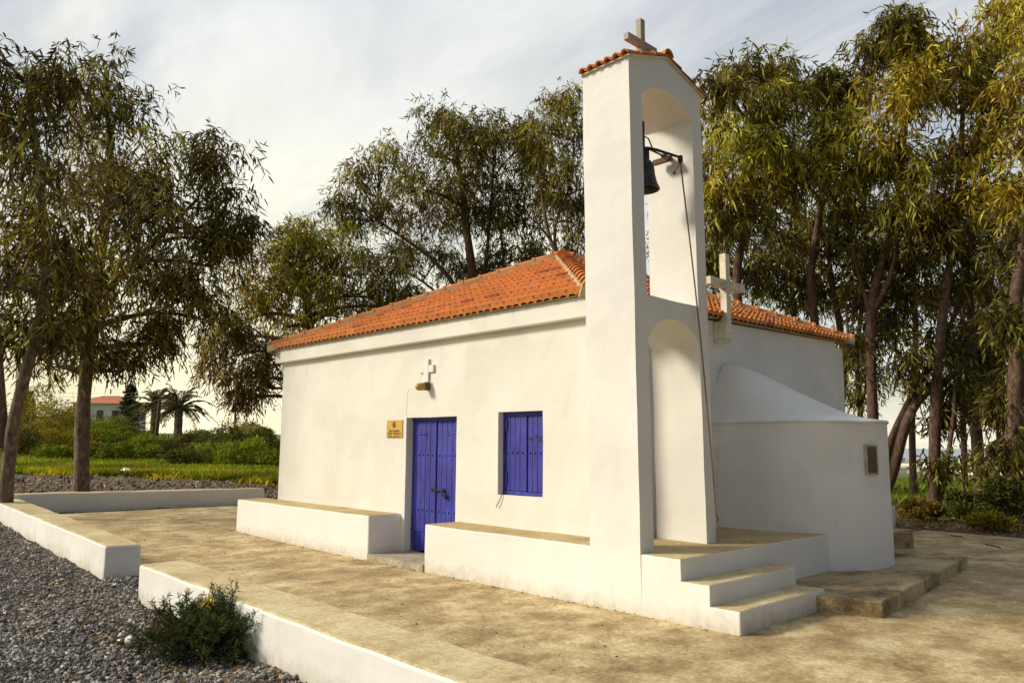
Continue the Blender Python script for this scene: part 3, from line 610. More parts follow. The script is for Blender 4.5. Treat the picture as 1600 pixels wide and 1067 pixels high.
mm.build("lamp_housing", M_RUST, fl, bevel=.008)
mm = MB(); mm.box((fx - .025, fy + .0, fz + .052), (fx + .025, .562, fz + .085)); mm.build("bracket", M_RUST, fl)

# ------------------------------------------------------------------ benches, platform and steps
bm = bmesh.new(); soft_box(bm, (-7.611, TY0, -.1), (-3.128, -0.002, 0.645), .02, ('y1', 'z0'))
o = uneven(bm_obj("masonry_bench", bm, [M_LIMEWASH, M_TOP], None, 1), .008, .6, .2); tag(o, "long white masonry bench with brown concrete top, left of the blue door", "bench")
bm = bmesh.new(); soft_box(bm, (-1.754, TY0 - .003, -.1), (TX0 + .05, -0.002, 0.63), .02, ('y1', 'z0', 'x1'))
o = uneven(bm_obj("masonry_bench", bm, [M_LIMEWASH, M_TOP], None, 1), .008, .6, .2); tag(o, "white masonry bench below the shuttered window, running up to the bell tower", "bench")
plat = empty("entrance_platform", (2.1, 0.5, 0), "raised white platform at the foot of the bell tower with two steps down", "platform")
bm = bmesh.new(); soft_box(bm, (TX1 - .05, TY0 - .003, -.1), (2.336, 2.75, ZP), .016, ('x0', 'z0', 'x1y0'))
soft_box(bm, (0.756, TY1 + .003, -.1), (TX1 + .001, 2.75, ZP - .002), .01, ('x1', 'z0', 'x0', 'y0')); soft_box(bm, (0.756, 0.003, -.1), (TX0 - .003, TY1 + .002, ZP - .003), .01, ('x1', 'z0', 'x0', 'y1'))
uneven(bm_obj("deck", bm, [M_LIMEWASH, M_TOP], plat, 1), .008, .6, .2)
bm = bmesh.new(); soft_box(bm, (2.29, TY0 - .006, -.1), (2.649, 1.155, .402), .014, ('x0', 'z0', 'x1y0')); uneven(bm_obj("step", bm, [M_LIMEWASH, M_KERB], plat, 1), .008, .6, .2)
bm = bmesh.new(); soft_box(bm, (2.60, TY0 - .009, -.1), (2.966, 1.15, .212), .014, ('x0', 'z0')); uneven(bm_obj("step", bm, [M_LIMEWASH, M_KERB], plat, 1), .008, .6, .2)
# paved apron round the apse
def slab(name, pts, z0, z1, mats, bev=.02):
    bm = bmesh.new(); vs = [bm.verts.new((x, y, z0)) for x, y in pts]; f = bm.faces.new(vs)
    r = bmesh.ops.extrude_face_region(bm, geom=[f], use_keep_orig=True); bmesh.ops.translate(bm, verts=[g for g in r['geom'] if isinstance(g, bmesh.types.BMVert)], vec=(0, 0, z1 - z0))
    bmesh.ops.recalc_face_normals(bm, faces=bm.faces); bmesh.ops.bevel(bm, geom=list(bm.edges), offset=bev * .6, segments=1, affect="EDGES"); return uneven(bm_obj(name, bm, mats), .007, .3, .13)
o = slab("apron_slab", [(2.36, 1.16), (2.6, .93), (3.1, .95), (3.56, 1.16), (3.33, 3.2), (3.07, 5.55), (2.0, 5.85), (.8, 6.6), (.8, 1.16)], -.05, .16, M_SLAB)
tag(o, kind='structure')
mm = MB(); mm.box((1.72, 6.1, -.05), (2.07, 6.35, .36)); o = mm.build("concrete_block", M_SLAB, None, bevel=.02); tag(o, "small dark concrete block on the ground just behind the apse", "block")

# ------------------------------------------------------------------ low courtyard walls
def low_wall(pts_lo, name, label, bev=.03):
    bm = bmesh.new(); v = [bm.verts.new(p) for p in pts_lo]
    for f in ((0, 3, 2, 1), (4, 5, 6, 7), (0, 1, 5, 4), (1, 2, 6, 5), (2, 3, 7, 6), (3, 0, 4, 7)): bm.faces.new([v[k] for k in f])
    bmesh.ops.recalc_face_normals(bm, faces=bm.faces)
    bmesh.ops.bevel(bm, geom=[e for e in bm.edges if max(v.co.z for v in e.verts) > .1], offset=bev, segments=2, affect='EDGES', profile=.5)
    o = uneven(bm_obj(name, bm, [M_LIMEWASH, M_KERB], None, 1), .012, .45, .14); return tag(o, label, "wall")
def quadwall(a, b_, c_, d_, z0, zt): # a..d plan corners, zt tops
    return [(*q, z0) for q in (a, b_, c_, d_)] + [(*q, t) for q, t in zip((a, b_, c_, d_), zt)]
W0, W1 = onz(12, 772, .53), onz(414, 763, .50)
low_wall(quadwall((-2.22, -4.09), (9.0, -4.36), (9.0, -3.86), (-2.22, -3.60), -.2, (.40, .40, .40, .40)), "low_wall", "low white wall in the foreground behind the spiny shrub, right of the courtyard gap")
low_wall(quadwall((W0[0] + .01, -3.47), (-4.05, -3.90), (-3.93, -3.50), (W0[0] + .01, -2.93), -.2, (.44, .40, .40, .44)), "low_wall", "low white wall beside the gravel, left of the courtyard gap, ending in a square face")
low_wall(quadwall((W0[0] - .5, W0[1] - .4), (W0[0], W0[1] - .4), (W1[0], W1[1]), (W1[0] - .5, W1[1] + .1), -.2, (.53, .53, .50, .50)), "low_wall", "long low grey-white wall at the far left end of the courtyard")
low_wall(quadwall((-3.0, 10.25), (.24, 10.25), (.24, 10.6), (-3.0, 10.6), -.3, (.46, .46, .46, .46)), "low_wall", "short end of a low white wall seen past the edge of the apse")

# ------------------------------------------------------------------ small wall fittings
lp = empty("wall_lamp", (-2.5, -.0, 2.56), "small amber bulkhead lamp on the wall above the blue door", "lamp")
mm = MB(); mm.lathe([(0, .02), (.075, .018), (.085, 0), (.085, -.0)], (-2.46, -.001, 2.565), 16, (0, -1, 0)); mm.build("lamp_base", M_CROSS, lp)
ax = Vector((-.45, -1, -.12)).normalized(); mm = MB(); mm.lathe([(.062, .0), (.064, .06), (.064, .075)], (-2.455, -.012, 2.572), 16, ax); mm.build("lamp_collar", M_RUST, lp, smooth=True)
mm = MB(); mm.lathe([(.059, .076), (.06, .12), (.056, .175), (.04, .205), (.015, .215), (0, .216)], (-2.455, -.012, 2.572), 16, ax); mm.build("lamp_glass", M_AMBER, lp, smooth=True)
cb = MB(); cb.tube([(-2.53, -.004, 2.575), (-2.95, -.004, 2.55), (-3.02, -.004, 2.50), (-3.035, -.004, 2.12)], .0035, 5); cb.build("cable", M_PLASTER, lp)
pq = empty("plaque", (-3.33, -.004, 1.79), "brass plaque with a round emblem and three lines of dark lettering", "plaque")
mm = MB(); mm.box((-3.545, -.014, 1.80), (-3.115, -.002, 2.075)); pl_ = mm.build("plate", M_BRASS, pq, bevel=.003, seg=1)
mm = MB(); cxp, czp = -3.34, 2.005; ring = []
for k in range(25):
    t = 2 * math.pi * k / 24; ring.append((cxp + .040 * math.sin(t), -.0155, czp + .050 * math.cos(t)))
mm.tube(ring, .004, 4, cap=False); mm.box((cxp - .005, -.018, czp - .04), (cxp + .005, -.0145, czp + .04)); mm.box((cxp - .026, -.0181, czp + .0), (cxp + .026, -.0146, czp + .01))
mm.tube([(cxp - .02, -.0155, czp - .03), (cxp, -.0155, czp + .03), (cxp + .02, -.0155, czp - .03)], .003, 4)
mm.build("emblem", M_ENGRAVE, pq)
for txt, zt, wd in (("\u0399\u0395\u03a1\u0391 \u039c\u039f\u039d\u0397", 1.905, .27), ("\u0391\u0393\u0399\u039f\u03a5 \u0393\u0395\u03a9\u03a1\u0393\u0399\u039f\u03a5", 1.863, .37), ("\u03a4\u0397\u039b. 26 99 71", 1.820, .33)):
    cu = bpy.data.curves.new("lettering", 'FONT'); cu.body = txt; cu.size = .04; cu.align_x = 'CENTER'; cu.extrude = .0008; cu.offset = .0006
    to = bpy.data.objects.new("lettering", cu); COL.objects.link(to); bpy.context.view_layer.update()
    dg = bpy.context.evaluated_depsgraph_get(); me = bpy.data.meshes.new_from_object(to.evaluated_get(dg)); w_ = max(v.co.x for v in me.vertices) - min(v.co.x for v in me.vertices)
    bpy.data.objects.remove(to); me.materials.clear()
    me.transform(Matrix.Translation((-3.33, -.0158, zt - .012)) @ Matrix.Rotation(R(90), 4, 'X') @ Matrix.Diagonal((wd / w_, 1, 1, 1)))
    link_mesh("lettering", me, M_ENGRAVE, pq)

# ------------------------------------------------------------------ foliage tools
def unit(a): return a / np.maximum(np.linalg.norm(a, axis=-1, keepdims=True), 1e-9)
def leaf_mesh(P, D, Ln, Wd, C, simple_=False, curl=0.25):
    n = len(P); D = unit(D); S = unit(np.cross(D, RNG.normal(size=(n, 3)))); Nn = np.cross(D, S); Ln = Ln[:, None]; Wd = Wd[:, None]
    down = np.array([0, 0, -1.0]); bend = (down * 0.6 + Nn * RNG.normal(size=(n, 1)) * .5) * curl * Ln
    if simple_:
        m = P + D * Ln * .45 + bend * .25; v = np.stack([P, m - S * Wd * .5, P + D * Ln + bend, m + S * Wd * .5], 1).reshape(-1, 3)
        f = np.arange(n * 4).reshape(n, 4); return v, f, None, np.repeat(C, 4, 0)
    a = P + D * Ln * .3 + bend * .1; b_ = P + D * Ln * .68 + bend * .46
    v = np.stack([P, a - S * Wd * .5, a + S * Wd * .5, b_ - S * Wd * .42, b_ + S * Wd * .42, P + D * Ln + bend], 1).reshape(-1, 3)
    k = np.arange(n)[:, None] * 6; tri = np.concatenate([k + [0, 2, 1], k + [3, 4, 5]], 0); quad = k + [1, 2, 4, 3]
    return v, quad, tri, np.repeat(C, 6, 0)
def np_mesh(name, v, quads, tris, vcol, mats, parent=None):
    me = bpy.data.meshes.new(name); nq = 0 if quads is None else len(quads); nt_ = 0 if tris is None else len(tris)
    me.vertices.add(len(v)); me.vertices.foreach_set('co', v.astype(np.float32).ravel())
    li = np.concatenate([quads.ravel() if nq else np.zeros(0, int), tris.ravel() if nt_ else np.zeros(0, int)]).astype(np.int32)
    me.loops.add(len(li)); me.loops.foreach_set('vertex_index', li); me.polygons.add(nq + nt_)
    me.polygons.foreach_set('loop_start', np.concatenate([np.arange(nq) * 4, nq * 4 + np.arange(nt_) * 3]).astype(np.int32))
    me.update(calc_edges=True); me.validate()
    a = me.color_attributes.new('col', 'FLOAT_COLOR', 'POINT'); a.data.foreach_set('color', np.concatenate([vcol, np.ones((len(v), 1))], 1).astype(np.float32).ravel())
    return link_mesh(name, me, mats, parent)
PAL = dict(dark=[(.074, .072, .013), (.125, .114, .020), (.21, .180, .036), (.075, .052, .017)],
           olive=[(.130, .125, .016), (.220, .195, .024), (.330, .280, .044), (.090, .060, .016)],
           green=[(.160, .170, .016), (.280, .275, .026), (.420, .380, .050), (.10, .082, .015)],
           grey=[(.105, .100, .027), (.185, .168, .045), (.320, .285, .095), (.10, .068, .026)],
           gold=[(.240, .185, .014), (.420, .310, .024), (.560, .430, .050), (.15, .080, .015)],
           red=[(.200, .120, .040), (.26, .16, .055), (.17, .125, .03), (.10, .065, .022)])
def bez(a, b_, c_, n): t = np.linspace(0, 1, n)[:, None]; return (1 - t) ** 2 * a + 2 * t * (1 - t) * b_ + t * t * c_

def eucalyptus(base_px, depth, trunk, lobes, label, leaf=(.2, .026), dens=1.0, bark=None, group="eucalyptus trees around the chapel", trunk_r=(.22, .1), extra=(), pal='olive', simple_=False, droop=.62):
    """trunk and extra: lists of (px, py, depth offset) in the photo, carried out to their own distance; lobes: (px, py, rx, ry, palette, depth offset)"""
    base = at(*base_px, depth); base[2] = gz(base[0], base[1]) if base_px[1] > 690 else gz(base[0], base[1])
    root = empty("eucalyptus_tree", tuple(base), label, "tree", group)
    wood = MB(); sc_ = depth / FPX
    pts = [base - np.array([0, 0, .15])] + [at(x, y, depth + dd) for x, y, dd in trunk]; pts = np.array(pts)
    # smooth trunk
    def smooth_path(p, k=5):
        o = []
        for i in range(len(p) - 1):
            p0, p1, p2, p3 = p[max(i - 1, 0)], p[i], p[i + 1], p[min(i + 2, len(p) - 1)]
            for t in np.linspace(0, 1, k, endpoint=False): o.append(.5 * ((2 * p1) + (-p0 + p2) * t + (2 * p0 - 5 * p1 + 4 * p2 - p3) * t * t + (-p0 + 3 * p1 - 3 * p2 + p3) * t ** 3))
        o.append(p[-1]); return np.array(o)
    tp = smooth_path(pts); tr_ = np.linspace(trunk_r[0], trunk_r[1], len(tp)); tr_[:2] *= np.array([1.35, 1.12])
    tr_ = tr_ * (1 + .05 * np.sin(np.arange(len(tr_)) * .9 + base[0])); wood.tube(tp, list(tr_), 10)
    nodes = [(q, r_) for q, r_ in zip(tp[len(tp) // 4:], tr_[len(tp) // 4:])]
    for ex in extra:
        ep = smooth_path(np.array([at(x, y, depth + dd) for x, y, dd in ex[0]])); er = np.linspace(ex[1], ex[2], len(ep)); wood.tube(ep, list(er), 8)
        nodes += [(q, r_) for q, r_ in zip(ep[len(ep) // 4:], er[len(ep) // 4:])]
    nodeP = np.array([q for q, _ in nodes]); nodeR = np.array([r_ for _, r_ in nodes])
    SP, SD, SC_ = [], [], []
    for lb in lobes:
        x, y, rx, ry = lb[:4]; pname = lb[4] if len(lb) > 4 else pal; dd = lb[5] if len(lb) > 5 else float(RNG.normal() * 1.0)
        c_ = at(x, y, depth + dd); rx, ry = rx * sc_, ry * sc_; rz = .5 * (rx + ry) * 1.1
        # limb from the nearest lower node of the trunk to the lobe
        cost = np.linalg.norm(nodeP - c_, axis=1) + 1.2 * np.maximum(0, nodeP[:, 2] - c_[2] + .3); k = int(np.argmin(cost)); s0 = nodeP[k]
        low_ = c_ - np.array([0, 0, ry * .25]); mid = (s0 + low_) / 2 + np.array([0, 0, .18 * np.linalg.norm(low_ - s0)]) + RNG.normal(size=3) * .12
        lp_ = bez(s0, mid, low_, 8); r0 = min(nodeR[k] * .7, .10 + .02 * rx); wood.tube(lp_, list(np.linspace(r0, .03, 8)), 6)
        ry *= .92; c_ = c_ + np.array([0, 0, .06 + .1 * ry]); ncl = max(5, int(8.5 * dens * (rx * ry) ** .5 / 1.2)) + 2
        dirs = unit(RNG.normal(size=(ncl, 3))); dirs[:, 2] = dirs[:, 2] * .95 + .08; rr_ = RNG.uniform(.35, 1.0, ncl) ** .6
        off = dirs * rr_[:, None]
        cen = c_ + RT * (off @ RT)[:, None] * rx + np.array([0, 0, 1.0]) * off[:, 2:3] * ry + np.cross(RT, [0, 0, 1.0]) * (off @ np.cross(RT, [0, 0, 1.0]))[:, None] * rz
        pc = np.array(PAL[pname])
        for q in cen:
            s1 = lp_[RNG.integers(3, 8)]; md = (s1 + q) / 2 + np.array([0, 0, .12]) + RNG.normal(size=3) * .08
            wood.tube(bez(s1, md, q, 5), list(np.linspace(.026, .008, 5)), 4, cap=False)
            cr_ = .27 * (rx * ry) ** .5 * RNG.uniform(.55, 1.3) + .10; ns = int(20 * dens * RNG.uniform(.5, 1.4))
            o = RNG.normal(size=(ns, 3)) * np.array([cr_ * .6, cr_ * .6, cr_ * .45]); pt = q + o + np.array([0, 0, .1])
            ton = pc[RNG.integers(0, len(pc))] * RNG.lognormal(-.05, .5)
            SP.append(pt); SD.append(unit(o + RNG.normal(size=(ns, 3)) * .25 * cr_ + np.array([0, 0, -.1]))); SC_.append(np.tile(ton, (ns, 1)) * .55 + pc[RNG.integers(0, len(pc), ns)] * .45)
    SP = np.concatenate(SP); SD = np.concatenate(SD); SC_ = np.concatenate(SC_); nS = len(SP)
    # each sprig: a drooping twig with leaves along it
    K = 7; t = np.linspace(.1, 1, K); Ls = RNG.uniform(.22, .55, nS) * leaf[0] / .2
    TW = SP[:, None, :] + SD[:, None, :] * (t[None, :, None] * Ls[:, None, None] * .85) + np.array([0, 0, -1.0]) * ((t ** 1.6)[None, :, None] * Ls[:, None, None] * droop)
    P = TW.reshape(-1, 3); n = len(P)
    D = np.repeat(SD, K, 0) * .5 + RNG.normal(size=(n, 3)) * .5 + np.array([0, 0, -.72 * droop / .8])
    C = np.clip(np.repeat(SC_, K, 0) * RNG.lognormal(-.02, .62, (n, 1)), 0, .62)
    Ln = leaf[0] * 1.12 * RNG.uniform(.55, 1.4, n); Wd = leaf[1] * 1.5 * RNG.uniform(.6, 1.35, n)
    v, q_, tr2, vc = leaf_mesh(P, D, Ln, Wd, C, simple_)
    wood.build("trunk", bark or M_BARK, root, smooth=True)
    np_mesh("crown", v, q_, tr2, vc, M_LEAF, root); return root

# ------------------------------------------------------------------ eucalyptus trees
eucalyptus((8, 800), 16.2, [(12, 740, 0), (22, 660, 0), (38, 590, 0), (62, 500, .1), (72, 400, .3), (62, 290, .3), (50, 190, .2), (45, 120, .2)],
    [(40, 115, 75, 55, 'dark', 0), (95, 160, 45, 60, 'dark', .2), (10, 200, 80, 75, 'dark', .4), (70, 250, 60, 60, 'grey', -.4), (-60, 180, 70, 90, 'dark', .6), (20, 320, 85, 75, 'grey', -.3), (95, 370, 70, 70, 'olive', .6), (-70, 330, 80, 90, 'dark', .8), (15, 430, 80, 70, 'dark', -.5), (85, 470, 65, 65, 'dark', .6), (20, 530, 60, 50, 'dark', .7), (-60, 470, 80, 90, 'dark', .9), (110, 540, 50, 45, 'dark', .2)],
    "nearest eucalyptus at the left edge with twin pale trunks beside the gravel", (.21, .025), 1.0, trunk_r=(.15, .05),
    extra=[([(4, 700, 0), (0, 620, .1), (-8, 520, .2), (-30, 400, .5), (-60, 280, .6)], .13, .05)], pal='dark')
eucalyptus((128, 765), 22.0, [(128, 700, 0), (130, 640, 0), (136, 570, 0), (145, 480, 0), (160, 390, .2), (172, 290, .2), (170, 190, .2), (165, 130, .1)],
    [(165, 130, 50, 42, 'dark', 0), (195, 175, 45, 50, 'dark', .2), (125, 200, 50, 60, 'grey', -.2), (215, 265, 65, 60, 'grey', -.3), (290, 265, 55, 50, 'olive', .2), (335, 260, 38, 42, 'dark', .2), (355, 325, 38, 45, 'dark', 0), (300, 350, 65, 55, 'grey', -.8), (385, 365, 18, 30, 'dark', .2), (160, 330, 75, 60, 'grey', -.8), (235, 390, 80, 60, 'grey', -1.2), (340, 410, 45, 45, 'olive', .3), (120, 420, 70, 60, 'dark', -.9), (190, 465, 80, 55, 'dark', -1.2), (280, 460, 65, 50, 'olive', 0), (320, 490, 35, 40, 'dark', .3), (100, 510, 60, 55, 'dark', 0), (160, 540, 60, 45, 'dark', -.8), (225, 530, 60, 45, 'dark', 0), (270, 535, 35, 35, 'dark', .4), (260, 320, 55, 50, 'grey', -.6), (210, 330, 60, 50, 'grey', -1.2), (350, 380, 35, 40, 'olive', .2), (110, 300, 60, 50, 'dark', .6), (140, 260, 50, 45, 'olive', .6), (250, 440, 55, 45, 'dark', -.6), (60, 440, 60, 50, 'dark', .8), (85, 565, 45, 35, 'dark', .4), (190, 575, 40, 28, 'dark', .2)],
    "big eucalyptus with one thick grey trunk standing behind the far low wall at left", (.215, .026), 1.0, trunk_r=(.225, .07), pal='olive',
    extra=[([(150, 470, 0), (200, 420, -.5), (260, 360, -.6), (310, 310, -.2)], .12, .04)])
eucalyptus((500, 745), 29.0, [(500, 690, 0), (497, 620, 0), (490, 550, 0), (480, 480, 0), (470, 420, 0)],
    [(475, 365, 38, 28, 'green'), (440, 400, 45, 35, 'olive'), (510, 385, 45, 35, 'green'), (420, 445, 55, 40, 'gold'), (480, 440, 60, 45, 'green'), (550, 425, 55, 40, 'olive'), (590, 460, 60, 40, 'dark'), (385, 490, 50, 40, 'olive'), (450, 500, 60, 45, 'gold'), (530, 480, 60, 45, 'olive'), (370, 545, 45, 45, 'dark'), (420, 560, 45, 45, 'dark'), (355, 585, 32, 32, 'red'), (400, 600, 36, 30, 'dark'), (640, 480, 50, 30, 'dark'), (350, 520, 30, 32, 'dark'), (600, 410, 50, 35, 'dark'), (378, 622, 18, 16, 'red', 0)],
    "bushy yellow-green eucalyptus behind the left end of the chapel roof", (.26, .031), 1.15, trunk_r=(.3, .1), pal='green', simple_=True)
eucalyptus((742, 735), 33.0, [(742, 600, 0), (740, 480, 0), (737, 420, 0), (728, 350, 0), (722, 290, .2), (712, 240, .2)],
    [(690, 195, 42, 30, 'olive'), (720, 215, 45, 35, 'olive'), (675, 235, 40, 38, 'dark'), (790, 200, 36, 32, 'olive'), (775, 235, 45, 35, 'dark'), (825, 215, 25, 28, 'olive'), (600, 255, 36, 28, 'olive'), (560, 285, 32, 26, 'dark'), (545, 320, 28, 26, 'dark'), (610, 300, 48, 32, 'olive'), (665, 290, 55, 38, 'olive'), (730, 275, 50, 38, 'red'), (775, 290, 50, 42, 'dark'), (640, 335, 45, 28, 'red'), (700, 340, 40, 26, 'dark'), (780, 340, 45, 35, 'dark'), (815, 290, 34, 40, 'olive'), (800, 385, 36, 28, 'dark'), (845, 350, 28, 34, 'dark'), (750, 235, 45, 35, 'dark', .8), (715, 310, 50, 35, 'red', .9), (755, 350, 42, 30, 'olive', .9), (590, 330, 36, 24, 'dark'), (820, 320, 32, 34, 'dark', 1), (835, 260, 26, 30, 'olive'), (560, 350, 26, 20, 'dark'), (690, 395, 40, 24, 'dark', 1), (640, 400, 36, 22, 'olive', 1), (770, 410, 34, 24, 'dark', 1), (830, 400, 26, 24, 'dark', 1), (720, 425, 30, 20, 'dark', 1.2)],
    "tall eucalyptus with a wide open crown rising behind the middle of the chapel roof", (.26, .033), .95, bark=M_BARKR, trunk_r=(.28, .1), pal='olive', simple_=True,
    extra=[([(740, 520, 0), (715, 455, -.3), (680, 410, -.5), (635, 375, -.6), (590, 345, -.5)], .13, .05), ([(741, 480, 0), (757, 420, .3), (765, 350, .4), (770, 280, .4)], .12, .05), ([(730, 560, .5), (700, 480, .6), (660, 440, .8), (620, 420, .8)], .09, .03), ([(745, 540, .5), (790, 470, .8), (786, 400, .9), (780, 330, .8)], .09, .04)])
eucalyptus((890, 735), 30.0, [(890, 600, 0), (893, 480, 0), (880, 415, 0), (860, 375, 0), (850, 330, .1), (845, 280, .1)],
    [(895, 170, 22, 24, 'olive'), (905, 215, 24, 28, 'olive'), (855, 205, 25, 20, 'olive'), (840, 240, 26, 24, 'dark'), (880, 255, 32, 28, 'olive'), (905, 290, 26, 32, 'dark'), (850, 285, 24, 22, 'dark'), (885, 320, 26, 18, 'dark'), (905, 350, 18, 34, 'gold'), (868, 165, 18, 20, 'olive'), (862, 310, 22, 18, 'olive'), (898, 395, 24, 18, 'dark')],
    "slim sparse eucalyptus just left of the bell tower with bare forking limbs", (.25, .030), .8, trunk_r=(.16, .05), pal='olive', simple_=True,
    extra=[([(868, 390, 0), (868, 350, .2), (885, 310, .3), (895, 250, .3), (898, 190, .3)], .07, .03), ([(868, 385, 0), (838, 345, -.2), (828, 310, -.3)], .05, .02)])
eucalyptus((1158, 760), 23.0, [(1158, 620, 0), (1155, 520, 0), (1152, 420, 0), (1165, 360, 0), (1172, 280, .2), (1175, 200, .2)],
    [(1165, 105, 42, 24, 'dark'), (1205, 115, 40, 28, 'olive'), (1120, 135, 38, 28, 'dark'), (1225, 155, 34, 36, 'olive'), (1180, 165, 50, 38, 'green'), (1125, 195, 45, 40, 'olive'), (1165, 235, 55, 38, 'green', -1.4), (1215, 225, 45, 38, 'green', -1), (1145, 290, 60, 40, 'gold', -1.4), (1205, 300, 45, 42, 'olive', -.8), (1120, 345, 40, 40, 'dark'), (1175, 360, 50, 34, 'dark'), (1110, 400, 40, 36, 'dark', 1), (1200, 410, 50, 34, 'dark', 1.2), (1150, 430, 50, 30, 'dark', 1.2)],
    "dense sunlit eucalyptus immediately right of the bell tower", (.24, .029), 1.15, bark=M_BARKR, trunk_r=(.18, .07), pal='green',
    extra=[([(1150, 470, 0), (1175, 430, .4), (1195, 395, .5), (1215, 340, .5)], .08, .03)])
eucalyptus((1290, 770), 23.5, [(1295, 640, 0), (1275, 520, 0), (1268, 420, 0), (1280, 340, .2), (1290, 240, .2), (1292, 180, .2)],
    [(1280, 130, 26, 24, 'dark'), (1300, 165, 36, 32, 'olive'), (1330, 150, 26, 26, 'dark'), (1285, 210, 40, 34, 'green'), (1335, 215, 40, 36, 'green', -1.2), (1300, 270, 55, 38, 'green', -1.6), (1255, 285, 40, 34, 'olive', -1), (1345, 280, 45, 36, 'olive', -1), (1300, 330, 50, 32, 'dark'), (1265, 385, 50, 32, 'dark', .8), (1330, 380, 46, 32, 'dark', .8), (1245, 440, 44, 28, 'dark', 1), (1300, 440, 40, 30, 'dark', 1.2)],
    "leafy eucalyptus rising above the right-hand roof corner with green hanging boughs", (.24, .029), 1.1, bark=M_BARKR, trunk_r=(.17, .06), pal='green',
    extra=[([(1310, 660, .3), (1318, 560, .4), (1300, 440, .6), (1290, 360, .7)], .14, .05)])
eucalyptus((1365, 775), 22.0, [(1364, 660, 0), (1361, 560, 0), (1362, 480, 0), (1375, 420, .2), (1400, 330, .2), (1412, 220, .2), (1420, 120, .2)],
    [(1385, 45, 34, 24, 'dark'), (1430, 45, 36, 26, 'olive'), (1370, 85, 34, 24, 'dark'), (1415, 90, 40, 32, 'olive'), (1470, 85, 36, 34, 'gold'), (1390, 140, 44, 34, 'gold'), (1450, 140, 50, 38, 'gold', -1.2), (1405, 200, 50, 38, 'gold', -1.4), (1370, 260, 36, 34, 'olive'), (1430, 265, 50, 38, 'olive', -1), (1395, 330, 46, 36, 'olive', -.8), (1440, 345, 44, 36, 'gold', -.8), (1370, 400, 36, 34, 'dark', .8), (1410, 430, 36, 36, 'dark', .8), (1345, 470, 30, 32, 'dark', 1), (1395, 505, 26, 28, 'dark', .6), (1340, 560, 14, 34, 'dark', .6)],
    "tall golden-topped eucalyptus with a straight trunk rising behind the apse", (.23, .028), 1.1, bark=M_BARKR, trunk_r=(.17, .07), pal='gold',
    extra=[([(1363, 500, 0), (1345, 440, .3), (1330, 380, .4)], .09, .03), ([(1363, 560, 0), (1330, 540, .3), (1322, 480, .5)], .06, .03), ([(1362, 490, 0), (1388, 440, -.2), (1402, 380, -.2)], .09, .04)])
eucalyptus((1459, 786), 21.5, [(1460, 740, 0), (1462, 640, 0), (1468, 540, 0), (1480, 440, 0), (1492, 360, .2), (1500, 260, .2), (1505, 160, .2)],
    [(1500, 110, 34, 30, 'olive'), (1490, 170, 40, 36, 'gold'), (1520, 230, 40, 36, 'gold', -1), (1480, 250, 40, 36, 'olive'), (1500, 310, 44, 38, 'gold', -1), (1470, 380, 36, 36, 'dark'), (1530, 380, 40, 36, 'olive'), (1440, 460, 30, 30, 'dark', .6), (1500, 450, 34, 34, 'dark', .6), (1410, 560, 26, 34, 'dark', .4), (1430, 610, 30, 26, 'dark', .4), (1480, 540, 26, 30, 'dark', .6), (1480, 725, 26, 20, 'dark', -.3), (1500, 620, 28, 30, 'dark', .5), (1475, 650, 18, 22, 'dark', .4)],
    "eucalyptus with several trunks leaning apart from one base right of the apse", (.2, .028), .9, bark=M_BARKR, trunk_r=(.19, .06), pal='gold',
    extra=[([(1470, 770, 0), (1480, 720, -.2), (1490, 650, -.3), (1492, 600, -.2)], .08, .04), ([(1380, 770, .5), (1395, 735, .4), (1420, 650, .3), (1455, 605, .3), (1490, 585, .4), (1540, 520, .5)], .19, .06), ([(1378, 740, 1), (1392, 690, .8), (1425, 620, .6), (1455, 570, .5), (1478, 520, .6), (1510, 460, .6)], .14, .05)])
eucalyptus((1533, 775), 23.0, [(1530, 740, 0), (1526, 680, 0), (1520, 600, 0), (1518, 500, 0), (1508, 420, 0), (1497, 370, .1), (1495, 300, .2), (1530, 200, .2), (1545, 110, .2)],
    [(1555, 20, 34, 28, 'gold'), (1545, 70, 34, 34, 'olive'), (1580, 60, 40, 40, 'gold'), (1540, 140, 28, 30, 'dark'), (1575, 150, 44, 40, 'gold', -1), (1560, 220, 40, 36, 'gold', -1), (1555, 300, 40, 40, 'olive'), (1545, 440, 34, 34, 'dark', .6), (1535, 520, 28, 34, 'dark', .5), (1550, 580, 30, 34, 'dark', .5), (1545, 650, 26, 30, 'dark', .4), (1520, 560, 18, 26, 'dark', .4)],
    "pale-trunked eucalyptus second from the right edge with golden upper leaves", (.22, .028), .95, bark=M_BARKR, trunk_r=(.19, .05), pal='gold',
    extra=[([(1540, 745, 0), (1560, 690, .2), (1556, 600, .3), (1556, 500, .4)], .08, .04), ([(1580, 560, -.5), (1565, 510, -.4), (1540, 450, -.3), (1510, 400, -.2), (1480, 370, 0), (1455, 330, .2)], .13, .07)])
